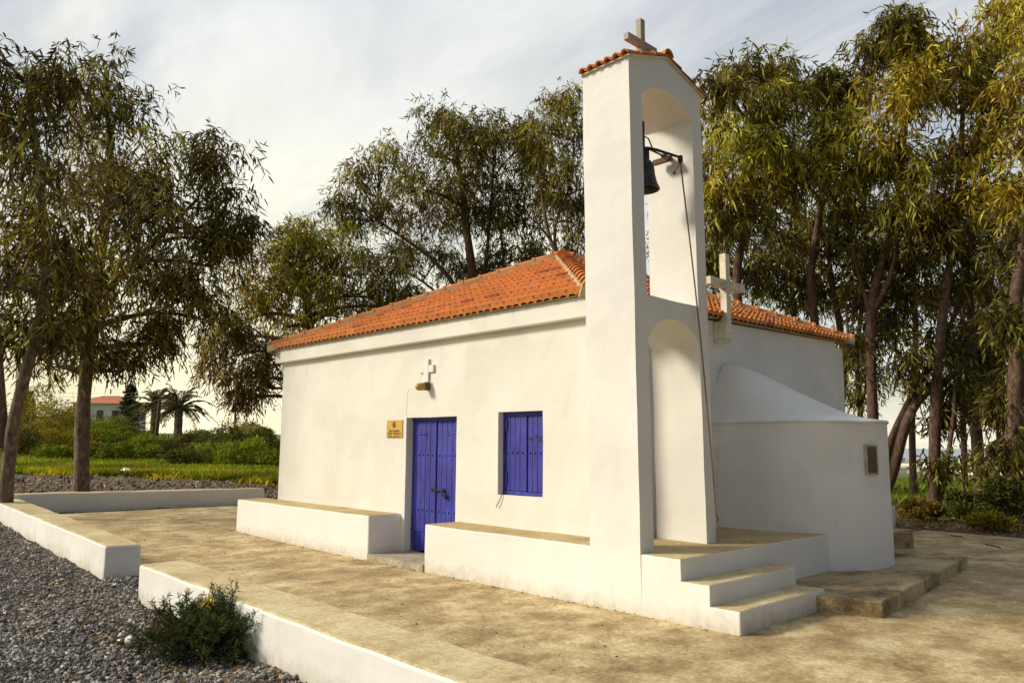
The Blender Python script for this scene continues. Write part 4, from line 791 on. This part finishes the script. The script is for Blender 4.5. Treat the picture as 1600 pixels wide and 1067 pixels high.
eucalyptus((1585, 800), 19.0, [(1585, 740, 0), (1586, 640, 0), (1590, 540, 0), (1588, 460, 0), (1600, 380, .2), (1608, 280, .2), (1612, 160, .2)],
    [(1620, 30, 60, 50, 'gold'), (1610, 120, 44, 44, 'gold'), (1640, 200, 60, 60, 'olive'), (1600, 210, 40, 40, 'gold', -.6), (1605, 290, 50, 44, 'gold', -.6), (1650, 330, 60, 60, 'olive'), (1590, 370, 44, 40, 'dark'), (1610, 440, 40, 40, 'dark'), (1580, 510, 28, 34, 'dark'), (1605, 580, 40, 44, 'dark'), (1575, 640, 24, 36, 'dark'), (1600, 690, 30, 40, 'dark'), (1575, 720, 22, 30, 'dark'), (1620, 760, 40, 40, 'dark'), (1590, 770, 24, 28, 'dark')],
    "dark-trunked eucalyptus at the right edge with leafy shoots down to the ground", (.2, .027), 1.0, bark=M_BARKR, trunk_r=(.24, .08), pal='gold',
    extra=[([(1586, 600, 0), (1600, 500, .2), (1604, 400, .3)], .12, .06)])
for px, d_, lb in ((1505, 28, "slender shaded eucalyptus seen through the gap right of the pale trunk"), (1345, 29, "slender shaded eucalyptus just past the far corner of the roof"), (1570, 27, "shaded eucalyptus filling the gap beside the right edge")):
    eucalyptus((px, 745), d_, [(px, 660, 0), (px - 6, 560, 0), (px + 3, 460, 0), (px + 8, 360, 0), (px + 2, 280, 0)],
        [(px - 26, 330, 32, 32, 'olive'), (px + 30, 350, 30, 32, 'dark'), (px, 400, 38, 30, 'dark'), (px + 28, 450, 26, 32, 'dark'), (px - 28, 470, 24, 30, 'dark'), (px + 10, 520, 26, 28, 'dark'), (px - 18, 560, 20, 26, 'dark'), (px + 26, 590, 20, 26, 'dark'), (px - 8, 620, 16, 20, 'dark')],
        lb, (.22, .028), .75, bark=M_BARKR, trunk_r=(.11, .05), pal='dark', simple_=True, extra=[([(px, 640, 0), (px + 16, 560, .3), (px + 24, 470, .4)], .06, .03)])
# further rows seen between the trunks
for px, d_, lb in ((1085, 30, "shaded eucalyptus seen behind the wall cross, furthest back beside the tower"), (1235, 31, "distant eucalyptus trunk and leaves showing over the right-hand roof slope"), (1425, 31, "thin distant eucalyptus in the gap between the straight and the leaning trunks")):
    eucalyptus((px, 740), d_, [(px, 640, 0), (px + 6, 520, 0), (px + 2, 420, 0), (px + 10, 330, 0), (px, 240, 0)],
        [(px - 30, 250, 36, 34, 'dark'), (px + 34, 270, 36, 34, 'dark'), (px, 320, 50, 36, 'olive'), (px + 40, 360, 36, 32, 'dark'), (px - 36, 380, 34, 32, 'dark'), (px + 5, 420, 36, 28, 'dark'), (px - 30, 460, 26, 26, 'dark'), (px + 30, 470, 24, 26, 'dark')],
        lb, (.25, .032), .85, bark=M_BARKR, trunk_r=(.15, .06), pal='dark', simple_=True)

# ------------------------------------------------------------------ shrubs
BP = dict(green=[(.115, .165, .012), (.18, .23, .018), (.28, .30, .03)], dark=[(.06, .066, .014), (.10, .104, .02), (.16, .15, .028)],
          yellow=[(.27, .23, .018), (.36, .28, .026), (.16, .15, .02)], grey=[(.19, .165, .115), (.26, .225, .17), (.14, .125, .08)], rust=[(.22, .15, .03), (.13, .11, .026), (.3, .19, .04)])
def shrub_mesh(w, d, h, pal, n, leaf, seed):
    g = np.random.default_rng(seed); nl = 9 + int(w * 2.2); cs = np.stack([g.uniform(-.5, .5, nl) * w * .8, g.uniform(-.5, .5, nl) * d * .8, g.uniform(.18, .72, nl) * h], 1)
    edge_ = 1 - (np.hypot(cs[:, 0] / w, cs[:, 1] / d) * 1.5).clip(0, .65); cs[:, 2] *= edge_ + .25; rs = g.uniform(.5, 1.0, nl) * min(w, d, h * 1.5) * .34
    li = g.integers(0, nl, n); dr = unit(g.normal(size=(n, 3))); dr[:, 2] = np.abs(dr[:, 2]) * .9 - .15
    P = cs[li] + dr * (rs[li] * g.uniform(.55, 1.08, n))[:, None]; P[:, 2] = np.abs(P[:, 2])
    D = dr + g.normal(size=(n, 3)) * .6 + np.array([0, 0, .25]); pc = np.array(BP[pal]); ton = g.uniform(.7, 1.3, nl)
    C = pc[g.integers(0, len(pc), n)] * ton[li][:, None] * g.uniform(.7, 1.35, (n, 1))
    return P, D, leaf * g.uniform(.6, 1.4, n), leaf * .42 * g.uniform(.7, 1.3, n), C
def shrub(name, px, py, depth, wpx, hpx, pal, label, n=2600, leaf=.16, group="bushes on the bank", seed=None):
    b0 = at(px, py, depth); b0[2] = gz(b0[0], b0[1]); s_ = depth / FPX; w, h = wpx * s_, hpx * s_
    h = max(h, (at(px, py - hpx, depth)[2] - b0[2])) * 1.25; w *= 1.15; n = int(n * 1.9)
    r_ = empty(name, tuple(b0), label, "bush", group)
    P, D, Ln, Wd, C = shrub_mesh(w, w * .8, h, pal, n, leaf, seed or int(px * 7 + py))
    v, q_, t_, vc = leaf_mesh(P + b0, D, Ln, Wd, C, True, .1); np_mesh("crown", v, q_, t_, vc, M_BUSH, r_)
    st = MB()
    for k in range(7):
        a_ = random.uniform(0, 6.28); st.tube([b0, b0 + np.array([math.cos(a_) * w * .1, math.sin(a_) * w * .1, h * .3]), b0 + np.array([math.cos(a_) * w * .28, math.sin(a_) * w * .28, h * .62])], [.05, .035, .012], 5)
    st.build("stem", M_BARK, r_); return r_
SH = [(85, 712, 55, 110, 40, 'yellow', "mustard-yellow bush between the twin trunks and the thick trunk, lower one", 3200), (200, 700, 62, 110, 26, 'dark', "dark green bush under the conifer's foot", 3000),
      (100, 728, 49, 110, 22, 'green', "low fresh green growth above the flowers, left of the thick trunk", 2400), (180, 730, 49, 110, 20, 'green', "low fresh green growth above the flowers, right of the thick trunk", 2400),
      (330, 700, 60, 110, 24, 'dark', "dark bush directly below the right palm's fronds", 3200), (60, 700, 62, 130, 72, 'yellow', "golden-green bush behind the twin trunks at far left", 4200), (30, 722, 50, 70, 42, 'dark', "low dark bush at far left just above the yellow flowers", 1800),
      (105, 690, 66, 120, 46, 'yellow', "large olive-yellow bush left of the thick grey trunk", 4200), (165, 690, 64, 110, 32, 'green', "rounded green bush directly below the red-roofed house", 3600),
      (150, 712, 56, 90, 40, 'green', "green bush right behind the thick grey trunk", 2600), (215, 705, 58, 100, 28, 'green', "bright green bush below the dark conifer", 3000),
      (262, 705, 57, 90, 24, 'green', "bright green bush around the foot of the leaning pole", 2800), (235, 722, 50, 70, 32, 'green', "small fresh green bush at the top of the flower strip", 1800),
      (300, 715, 52, 90, 34, 'dark', "dark bush below the two palms", 3200), (350, 715, 50, 90, 40, 'dark', "dark scrubby bush left of the thin pole", 3200),
      (383, 700, 55, 70, 55, 'yellow', "rounded yellowish bush beside the thin pole", 2400), (418, 725, 46, 80, 52, 'dark', "dark bush touching the left corner of the chapel", 3400),
      (390, 738, 42, 110, 36, 'green', "leafy green bush in front, near the chapel corner", 3000), (330, 735, 45, 80, 36, 'green', "pale green bush at the right end of the flower strip", 2200),
      (200, 722, 51, 60, 22, 'grey', "greyish dry shrub on the grassy bank", 1200), (155, 725, 52, 50, 18, 'grey', "second dry grey shrub, close to the thick trunk", 900),
      (290, 742, 43, 60, 28, 'dark', "small dark bush at the edge of the brown dirt", 1500), (125, 722, 50, 60, 26, 'rust', "brownish low bush just left of the thick trunk", 1400)]
for px, py, d_, w_, h_, pal, lb, n in SH: shrub("bush", px, py, d_, w_, h_, pal, lb, n, .17)
for px, py, d_, w_, h_, pal, lb, n in ((1520, 815, 17.5, 70, 55, 'dark', "dark undergrowth bush between the two right-hand trunks", 2600), (1575, 825, 16.5, 70, 90, 'dark', "tall dark bush at the right edge behind the concrete", 3600),
                                   (1440, 815, 18.5, 60, 30, 'rust', "dry brown bush beneath the trunks right of the apse", 1600), (1550, 836, 15.8, 50, 26, 'yellow', "straw-coloured tuft at the edge of the courtyard concrete", 1100)):
    shrub("bush", px, py, d_, w_, h_, pal, lb, n, .11, "undergrowth below the right-hand trees")

# ------------------------------------------------------------------ grass, flowers, litter (uncountable)
def blades(name, X, Y, h, w, cols, kindlabel, lean_=.35, z=None):
    n = len(X); Z = ground_h(X, Y) if z is None else z; P = np.stack([X, Y, Z - .02], 1); D = RNG.normal(size=(n, 3)) * lean_; D[:, 2] = 1
    pc = np.array(cols); C = pc[RNG.integers(0, len(pc), n)] * RNG.uniform(.65, 1.3, (n, 1))
    C = np.clip(C * (.8 + .38 * np.sin(X * .55 + 1.7 * np.sin(Y * .23)) * np.sin(Y * .71 + np.sin(X * .31)) + .2 * np.sin(X * 2.1) * np.sin(Y * 1.7))[:, None], .01, .8)
    v, q_, t_, vc = leaf_mesh(P, D, h * RNG.uniform(.5, 1.4, n), w * RNG.uniform(.6, 1.4, n), C, True, .3)
    return tag(np_mesh(name, v, q_, t_, vc, M_GRASS), kindlabel, "grass", None, 'stuff')
def polar(n, th0, th1, r0, r1, pw=1.0):
    t = np.radians(RNG.uniform(th0, th1, n)); r = r0 + (r1 - r0) * RNG.uniform(0, 1, n) ** pw; return CAM[0] - r * np.sin(t), CAM[1] + r * np.cos(t), t, r
X, Y, t, r = polar(60000, 58, 84, 0, 1); e0 = 41.5 - .62 * np.clip(80 - np.degrees(t), 0, 30); r = e0 + RNG.uniform(0, 1, len(r)) ** 1.3 * 22; X = CAM[0] - r * np.sin(t); Y = CAM[1] + r * np.cos(t)
blades("grass", X, Y, .34, .05, [(.24, .31, .02), (.33, .40, .03), (.17, .22, .02), (.42, .40, .04)], "green grass growing on the bank behind the dirt yard")
X, Y, t, r = polar(16000, 58, 84, 0, 1); e0 = 41.5 - .62 * np.clip(80 - np.degrees(t), 0, 30); r = e0 + RNG.normal(size=len(r)) * 1.1 + 2.6 + 1.2 * np.sin(t * 60); X = CAM[0] - r * np.sin(t); Y = CAM[1] + r * np.cos(t)
o = blades("wildflowers", X, Y, .30, .10, [(.55, .43, .012), (.62, .5, .02), (.3, .3, .03)], "strip of yellow wildflowers along the edge of the dirt", .6); o['category'] = "flowers"
X, Y, t, r = polar(70000, 8, 40, 30, 95, 1.2); blades("meadow", X, Y, .42, .07, [(.11, .19, .02), (.16, .26, .025), (.22, .30, .035), (.26, .24, .03)], "bright green meadow beyond the right-hand trunks")
X, Y, t, r = polar(9000, 8, 34, 17.6, 31); k = (Y > 10.5); blades("dry_grass", X[k], Y[k], .24, .012, [(.2, .15, .06), (.12, .11, .03), (.28, .22, .1), (.08, .09, .02)], "dry grass and weeds under the right-hand trees", .5)

def stones(name, X, Y, Z, S, C, label, cat):
    base = np.array([(1, 0, 0), (-1, 0, 0), (0, 1, 0), (0, -1, 0), (0, 0, 1), (0, 0, -1)], float); fc = np.array([(0, 2, 4), (2, 1, 4), (1, 3, 4), (3, 0, 4), (2, 0, 5), (1, 2, 5), (3, 1, 5), (0, 3, 5)])
    n = len(X); a = RNG.uniform(0, 6.28, n); tl = RNG.normal(size=n) * .5
    sx = S * RNG.uniform(.7, 1.4, n); sy = S * RNG.uniform(.5, 1.0, n); sz = S * RNG.uniform(.3, .8, n)
    jit = 1 + RNG.normal(size=(n, 6, 1)) * .18; b_ = base[None] * jit * np.stack([sx, sy, sz], 1)[:, None, :]
    b_ = b_ + RNG.normal(size=(n, 6, 3)) * (S * .24)[:, None, None]
    ct, st = np.cos(tl)[:, None], np.sin(tl)[:, None]; x, y, z = b_[..., 0], b_[..., 1], b_[..., 2]; x, z = x * ct - z * st, x * st + z * ct
    ca, sa = np.cos(a)[:, None], np.sin(a)[:, None]; v = np.stack([x * ca - y * sa + X[:, None], x * sa + y * ca + Y[:, None], z + Z[:, None]], -1).reshape(-1, 3)
    f = (fc[None] + (np.arange(n) * 6)[:, None, None]).reshape(-1, 3)
    return tag(np_mesh(name, v, None, f, np.repeat(C, 6, 0), M_STONE), label, cat, None, 'stuff')
def gund(X, Y): return 0.025 * np.sin(X * 1.7 + np.sin(Y * 1.1) * 1.5) * np.sin(Y * 1.9 + 1.0) + 0.02 * np.sin(X * 4.1 + Y * 2.3) * np.sin(Y * 3.7 - X) - .01
n = 120000; u_ = RNG.uniform(0, 1, n); dep = 3.2 + 13 * u_ ** 1.5; lat = RNG.uniform(-.72, -.12, n)
X = CAM[0] + FW[0] / math.cos(PITCH) * dep + RT[0] * lat * dep; Y = CAM[1] + FW[1] / math.cos(PITCH) * dep + RT[1] * lat * dep
k = ((X < -4.05) & (Y < -3.47 - .43 * (X + 12.97) / 8.92 - .02)) | ((X >= -4.05) & (X < -2.25) & (Y < -3.42)) | ((X >= -2.25) & (Y < -4.1 - .0241 * (X + 2.22))); X, Y = X[k], Y[k]; n = len(X)
pc = np.array([(.08, .07, .06), (.17, .153, .13), (.26, .24, .21), (.36, .335, .295), (.5, .47, .41)]); C = pc[RNG.choice(5, n, p=[.22, .3, .25, .17, .06])] * RNG.uniform(.7, 1.3, (n, 1))
S = np.minimum(.0115 * RNG.lognormal(0, .5, n), .035); wh = RNG.uniform(0, 1, n) < .012; C[wh] = np.array([.62, .58, .5]); S[wh] = np.minimum(S[wh], .022)
stones("gravel", X, Y, ground_h(X, Y) + gund(X, Y) + S * .2, S, C, "dark grey gravel of small loose stones outside the low walls", "gravel")
# clods and stones on the dirt behind the low wall
n = 9000; X, Y, t, r = polar(n, 56, 84, 24, 42); k = (X < -13.5) | ((X < -7.4) & (Y > 2.9)); X, Y = X[k], Y[k]; n = len(X); C = np.array([(.13, .085, .048), (.24, .165, .095), (.075, .047, .026), (.42, .33, .2)])[RNG.choice(4, n, p=[.4, .25, .25, .1])]
stones("clods", X, Y, ground_h(X, Y) + gund(X, Y) * 1, .05 * RNG.lognormal(0, .4, n), C, "loose clods and stones on the brown dirt behind the far wall", "stones")
def litter(name, X, Y, Z, s, cols, label):
    n = len(X); D = RNG.normal(size=(n, 3)); D[:, 2] *= .25; pc = np.array(cols); C = pc[RNG.integers(0, len(pc), n)] * RNG.uniform(.7, 1.3, (n, 1))
    v, q_, t_, vc = leaf_mesh(np.stack([X, Y, Z + .012], 1), D, s * RNG.uniform(.6, 1.4, n), s * .28 * RNG.uniform(.7, 1.3, n), C, True, .1)
    return tag(np_mesh(name, v, q_, t_, vc, M_BUSH), label, "leaves", None, 'stuff')
n = 420; X = RNG.uniform(-8, 2.8, n); Y = -4.15 - np.abs(RNG.normal(size=n)) * .55; k = (X > -1.2) | (Y < -4.6) | (RNG.uniform(size=n) < .3); k &= (Y < -4.2); litter("leaf_litter", X[k], Y[k], ground_h(X[k], Y[k]) + gund(X[k], Y[k]) + .01, .08, [(.26, .13, .04), (.36, .22, .08), (.17, .07, .03)], "fallen orange-brown leaves on the gravel beside the low wall")
n = 5200; X, Y, t, r = polar(n, 12, 38, 17.4, 27); k = Y > 10.5; X, Y = X[k], Y[k]; litter("leaf_litter", X, Y, ground_h(X, Y) + gund(X, Y) + .02, .13, [(.22, .11, .045), (.34, .22, .11), (.12, .06, .03), (.4, .33, .22)], "brown fallen leaves below the right-hand trees")
n = 620; X = RNG.uniform(-11, 3.4, n); Y = RNG.uniform(-3.4, -.75, n); k = (RNG.uniform(size=n) < .55); Y = np.where(k, -.60 - np.abs(RNG.normal(size=n)) * .05, Y); kk = (X < 3)
litter("leaf_litter", X[kk], Y[kk], np.array([yard_z(x) for x in X[kk]]), .035, [(.05, .035, .02), (.09, .06, .03)], "dark leaf scraps on the courtyard along the bench foot")

# ------------------------------------------------------------------ spiny shrub by the low wall
sb0 = onz(325, 1015, 0.0); sh = empty("spiny_shrub", tuple(sb0), "dark green spiny shrub growing from the gravel against the low white wall", "shrub")
stm = MB(); NP, ND, NC = [], [], []
for k in range(125):
    a_ = RNG.uniform(0, 6.28); el = RNG.uniform(.10, 1.0) if k > 22 else RNG.uniform(.85, 1.35); ln = RNG.uniform(.33, .59) * (.92 if el > .8 else 1.0)
    d_ = np.array([math.cos(a_) * math.cos(el), math.sin(a_) * math.cos(el), math.sin(el)])
    if d_[1] > .3: d_[1] *= .35
    root_ = sb0 + np.array([RNG.normal() * .09, min(RNG.normal() * .08, .1), -.02]); tip = root_ + d_ * ln + np.array([0, 0, -.06 + .03 * RNG.normal()])
    p_ = bez(root_, root_ + d_ * ln * .5 + np.array([0, 0, .08]), tip, 8)
    p_[:, 1] = np.where(p_[:, 2] < .43, np.minimum(p_[:, 1], -4.13), p_[:, 1])
    stm.tube(p_, list(np.linspace(.008, .003, 8)), 4, cap=False)
    subs = [p_]
    for q in range(6):
        s_ = p_[RNG.integers(3, 8)]; dd = unit(d_ + RNG.normal(size=3) * .75 + np.array([0, 0, .25])); e_ = s_ + dd * RNG.uniform(.08, .2)
        if e_[2] < .43: e_[1] = min(e_[1], -4.12)
        sp = bez(s_, (s_ + e_) / 2 + np.array([0, 0, .015]), e_, 5); stm.tube(sp, .0025, 3, cap=False); subs.append(sp)
    hue = np.array([(.030, .046, .012), (.05, .08, .018), (.075, .115, .025), (.08, .07, .025)])[RNG.integers(0, 4)]
    for sp in subs:
        nn_ = 26; tt = RNG.uniform(.1, 1, nn_) * (len(sp) - 1); i0 = np.minimum(tt.astype(int), len(sp) - 2); fr_ = (tt - i0)[:, None]; pp = sp[i0] * (1 - fr_) + sp[i0 + 1] * fr_
        ax_ = unit(sp[-1] - sp[0]); NP.append(pp); ND.append(ax_ * .55 + RNG.normal(size=(nn_, 3)) * .7); NC.append(np.tile(hue, (nn_, 1)) * RNG.uniform(.6, 1.5, (nn_, 1)))
NP = np.concatenate(NP); ND = np.concatenate(ND); NC = np.concatenate(NC); n = len(NP)
v, q_, t_, vc = leaf_mesh(NP, ND, .045 * RNG.uniform(.6, 1.4, n), .0075 * RNG.uniform(.7, 1.3, n), NC, True, .05)
fp = at(322, 938, float(np.dot(sb0 - CAM, FW)) - .08) + RNG.normal(size=(60, 3)) * np.array([.03, .03, .045])
v2, q2, _, c2 = leaf_mesh(fp, RNG.normal(size=(60, 3)), np.full(60, .03), np.full(60, .018), np.tile([(.5, .36, .02)], (60, 1)), True)
q_ = np.concatenate([q_, q2 + len(v)]); v = np.concatenate([v, v2]); vc = np.concatenate([vc, c2])
stm.build("stem", M_BARK, sh); np_mesh("foliage", v, q_, t_, vc, M_BUSH, sh)
# bottle end lying on the gravel
bp = onz(198, 1003, .03); bt_ = empty("broken_bottle", tuple(bp), "broken brown bottle end with a white stopper lying on the gravel", "bottle")
axb = Vector((RT * .93 + np.array([0, 0, .12]) - FW * .1)).normalized(); mm = MB(); mm.lathe([(0, -.085), (.022, -.082), (.03, -.06), (.034, -.02), (.03, 0)], bp + np.array([0, 0, .012]), 14, axb); mm.build("neck", M_BROWNGLASS, bt_, smooth=True)
mm = MB(); mm.lathe([(.031, .0), (.038, .012), (.042, .05), (.036, .078), (.014, .082), (.012, .07), (0, .07)], bp + np.array([0, 0, .014]), 14, axb); mm.build("stopper", M_WHITE, bt_, smooth=True)
sp_ = onz(197, 737, .3)
def rock(name, p, s, m_, label):
    bm = bmesh.new(); bmesh.ops.create_icosphere(bm, subdivisions=2, radius=1)
    for v_ in bm.verts: v_.co = Vector((v_.co.x * s[0], v_.co.y * s[1], v_.co.z * s[2])) * random.uniform(.8, 1.2) + Vector(p)
    tag(bm_obj(name, bm, m_), label, "stone")
pg_ = at(197, 737, 34.0); rock("stone", (pg_[0], pg_[1], gz(pg_[0], pg_[1]) + .12), (.3, .22, .2), M_WHITE, "white stone lying at the edge of the dirt near the flower strip")
# twigs lying on the concrete behind the apse
for (xa, ya), (xb, yb), lb in (((1412, 829), (1440, 828), "thin dark twig on the concrete just behind the apse"), ((1485, 836), (1507, 840), "short dark twig on the concrete near the undergrowth"), ((1540, 850), (1566, 858), "longest dark twig on the concrete towards the right edge")):
    p0, p1 = onz(xa, ya, .01), onz(xb, yb, .01); mm = MB(); md = (p0 + p1) / 2 + np.array([.06, .05, .0]); mm.tube([p0, md, p1], [.012, .014, .006], 5); tag(mm.build("twig", M_BARK), lb, "twig", "twigs on the concrete")

# ------------------------------------------------------------------ background at left: house, palms, conifers, poles
hD = 105.0; hc = at(172, 650, hD); hg = gz(hc[0], hc[1]); house = empty("house", (hc[0], hc[1], hg), "distant white house with an orange-red hipped roof above the bushes", "house")
hx = RT[:2] / np.linalg.norm(RT[:2]); hy = np.array([-hx[1], hx[0]]); sc_ = hD / FPX
def hp(u, v, z): q = np.array([hc[0], hc[1]]) + hx * u + hy * v; return (q[0], q[1], z)
ze = at(172, 632, hD)[2]; zr = at(172, 618, hD)[2]; hw, hd = 3.5, 3.0
mm = MB(); v = [hp(u, w, z) for z in (hg - .3, ze) for u, w in ((-hw, -hd), (hw, -hd), (hw, hd), (-hw, hd))]; mm.add(v, [(0, 1, 5, 4), (1, 2, 6, 5), (2, 3, 7, 6), (3, 0, 4, 7)]); mm.build("wall", M_FARWALL, house)
mm = MB(); e = .5; v = [hp(u, w, ze) for u, w in ((-hw - e, -hd - e), (hw + e, -hd - e), (hw + e, hd + e), (-hw - e, hd + e))] + [hp(-1.1, 0, zr), hp(1.1, 0, zr)]; mm.add(v, [(0, 1, 5, 4), (1, 2, 5), (2, 3, 4, 5), (3, 0, 4), (3, 2, 1, 0)]); mm.build("roof", M_FARROOF, house)
for u in (-2.0, 0.2, 2.2):
    mm = MB(); v = [hp(u + a, -hd - .04 - b2, z) for b2 in (0, .05) for a, z in ((-.4, ze - 2.2), (.4, ze - 2.2), (.4, ze - .9), (-.4, ze - .9))]; mm.add(v, [(4, 5, 6, 7), (0, 1, 5, 4), (1, 2, 6, 5), (2, 3, 7, 6), (3, 0, 4, 7)]); mm.build("window", M_GLASS, house)
h2 = at(393, 672, 95); z2 = gz(h2[0], h2[1]); zt2 = at(393, 668, 95)[2]; hs2 = empty("house", (h2[0], h2[1], z2), "brown-roofed low house just peeping over bushes left of the chapel", "house")
def h2p(u, v, z): q = h2[:2] + hx * u + hy * v; return (q[0], q[1], z)
mm = MB(); v = [h2p(u, w, z) for z in (z2, zt2 - .3) for u, w in ((-2, -2), (2, -2), (2, 2), (-2, 2))]; mm.add(v, [(0, 1, 5, 4), (1, 2, 6, 5), (2, 3, 7, 6), (3, 0, 4, 7)]); mm.build("wall", M_FARWALL, hs2)
mm = MB(); v = [h2p(u, w, zt2 - .32) for u, w in ((-2.3, -2.3), (2.3, -2.3), (2.3, 2.3), (-2.3, 2.3))] + [h2p(0, 0, zt2 + .6)]; mm.add(v, [(0, 1, 4), (1, 2, 4), (2, 3, 4), (3, 0, 4), (3, 2, 1, 0)]); mm.build("roof", M_POLE, hs2)

def palm(px, ptop, depth, rpx, label, seed):
    g = np.random.default_rng(seed); top = at(px, ptop, depth); b0 = np.array([top[0], top[1], gz(top[0], top[1])]); r_ = empty("palm_tree", tuple(b0), label, "palm", "palm trees near the red-roofed house")
    mm = MB(); k = 9; mm.tube([b0 + (top - b0) * f + np.array([.05 * math.sin(5 * f), 0, 0]) for f in np.linspace(0, 1, k)], [.34 - .06 * f + .03 * (i % 2) for i, f in enumerate(np.linspace(0, 1, k))], 10); mm.build("trunk", M_BARK, r_)
    Lf = rpx * depth / FPX; P, D, Ln, C = [], [], [], []; rb = MB()
    for i in range(46):
        a = g.uniform(0, 6.28); el = g.uniform(-.35, 1.35); d = np.array([math.cos(a) * math.cos(el), math.sin(a) * math.cos(el), math.sin(el)]); L_ = Lf * g.uniform(.8, 1.1)
        hor_ = np.array([math.cos(a), math.sin(a), 0]); tip = top + d * L_ * .85 + hor_ * L_ * .15 + np.array([0, 0, -.35 * L_ * math.cos(el)]); pth = bez(top, top + d * L_ * .6 + np.array([0, 0, .1 * L_]), tip, 8); rb.tube(pth, list(np.linspace(.05, .012, 8)), 4, cap=False)
        for s_ in (-1, 1):
            t = np.linspace(.12, 1, 26) * 7; i0 = np.minimum(t.astype(int), 6); f = (t - i0)[:, None]; pp = pth[i0] * (1 - f) + pth[i0 + 1] * f; tg = unit(pth[i0 + 1] - pth[i0]); sd = unit(np.cross(tg, [0, 0, 1.0])) * s_
            P.append(pp); D.append(tg * .7 + sd * .75 + np.array([0, 0, -.12]) + g.normal(size=pp.shape) * .08); Ln.append(Lf * .2 * (1 - .5 * np.linspace(0, 1, 26))); C.append(np.tile(np.array([.13, .125, .04]) * g.uniform(.6, 1.5), (26, 1)))
    P, D, Ln, C = map(np.concatenate, (P, D, Ln, C)); v, q_, t_, vc = leaf_mesh(P, D, Ln, np.full(len(P), .075), C, True, .1)
    rb.build("frond_stalk", M_BARK, r_); np_mesh("fronds", v, q_, t_, vc, M_BUSH, r_)
palm(243, 632, 66, 42, "left palm with swept upright fronds, half hidden behind the leaning pole", 3)
palm(280, 638, 62, 52, "right palm of the pair with a full round head of fronds", 5)
def conifer(px, ptop, pbase, depth, wpx, label, seed):
    g = np.random.default_rng(seed); tp = at(px, ptop, depth); b0 = np.array([tp[0], tp[1], gz(tp[0], tp[1])]); H = tp[2] - b0[2]; r_ = empty("conifer", tuple(b0), label, "tree", "dark conifers behind the bushes")
    mm = MB(); mm.tube([b0, tp], [.2, .02], 7); mm.build("trunk", M_BARK, r_); P, D, C = [], [], []; Wm = wpx * depth / FPX
    for i in range(26):
        f = .18 + .8 * i / 25; z = b0[2] + H * f; R_ = Wm * (1 - f) ** .75 * g.uniform(.75, 1.15) + .06
        for k in range(8):
            a = g.uniform(0, 6.28); dr = np.array([math.cos(a), math.sin(a), .22]); n_ = 22; t = g.uniform(.05, 1, n_)[:, None]; pp = np.array([b0[0], b0[1], z]) + dr * R_ * t + np.array([0, 0, -.1]) * t
            P.append(pp); D.append(dr + g.normal(size=(n_, 3)) * .8); C.append(np.tile(np.array([.03, .04, .018]) * g.uniform(.6, 1.5), (n_, 1)))
    P, D, C = map(np.concatenate, (P, D, C)); v, q_, t_, vc = leaf_mesh(P, D, np.full(len(P), .28), np.full(len(P), .09), C, True, .1); np_mesh("crown", v, q_, t_, vc, M_BUSH, r_)
conifer(205, 600, 680, 78, 28, "dark pointed conifer beside the red-roofed house", 1); conifer(46, 612, 660, 74, 18, "small dark conifer showing over bushes near the twin trunks", 2)
def pole(xt, yt, xb, yb, d, r_, label):
    a = at(xb, yb, d); a[2] = gz(a[0], a[1]); b_ = at(xt, yt, d); mm = MB(); mm.tube([a, b_], [r_ * 1.15, r_ * .85], 8); o = mm.build("utility_pole", M_POLE); tag(o, label, "pole", "wooden poles on the bank"); return b_
t1 = pole(250, 624, 243, 690, 56, .13, "brown leaning wooden pole in front of the left palm"); t2 = pole(368, 628, 368, 672, 62, .09, "thin wooden pole under the hanging branch near the chapel")
for (pa, pb, lb) in (((0, 606, 70), (250, 612, 56), "upper thin power line crossing behind the left trees"), ((0, 612, 70), (250, 617, 56), "lower thin power line crossing behind the left trees"), ((250, 626, 56), (440, 640, 66), "thin power line running right from the leaning pole to the chapel")):
    a, b_ = at(*pa), at(*pb); mm = MB(); mm.tube([a * (1 - f) + b_ * f - np.array([0, 0, 1.2 * f * (1 - f)]) for f in np.linspace(0, 1, 12)], .011, 4); tag(mm.build("power_line", M_IRON), lb, "cable", "power lines behind the left trees")

# ------------------------------------------------------------------ far town on the coastal plain
tmpl = None
for k in range(46):
    th_ = R(random.uniform(12, 27)); r_ = random.uniform(950, 2300); x, y = CAM[0] - r_ * math.sin(th_), CAM[1] + r_ * math.cos(th_); s_ = random.uniform(.7, 1.6)
    if tmpl is None:
        tmpl = empty("far_building", (x, y, gz(x, y)), "pale block in the far town on the plain by the sea", "building", "pale buildings of the far town")
        mm = MB(); mm.box((x - 13, y - 7, gz(x, y) - 1), (x + 13, y + 7, gz(x, y) + 7)); mm.build("wall", M_FARWALL, tmpl); mm = MB(); mm.box((x - 13.4, y - 7.4, gz(x, y) + 7.02), (x + 13.4, y + 7.4, gz(x, y) + 7.8)); mm.build("roof", M_MORTAR, tmpl); o = tmpl
    else:
        o = tmpl.copy(); COL.objects.link(o); o.location = (x, y, gz(x, y)); o.rotation_euler = (0, 0, random.uniform(0, 3.1))
        for ch in list(tmpl.children): c_ = ch.copy(); COL.objects.link(c_); c_.parent = o
    o.scale = (s_, s_, random.uniform(.5, 1.1))
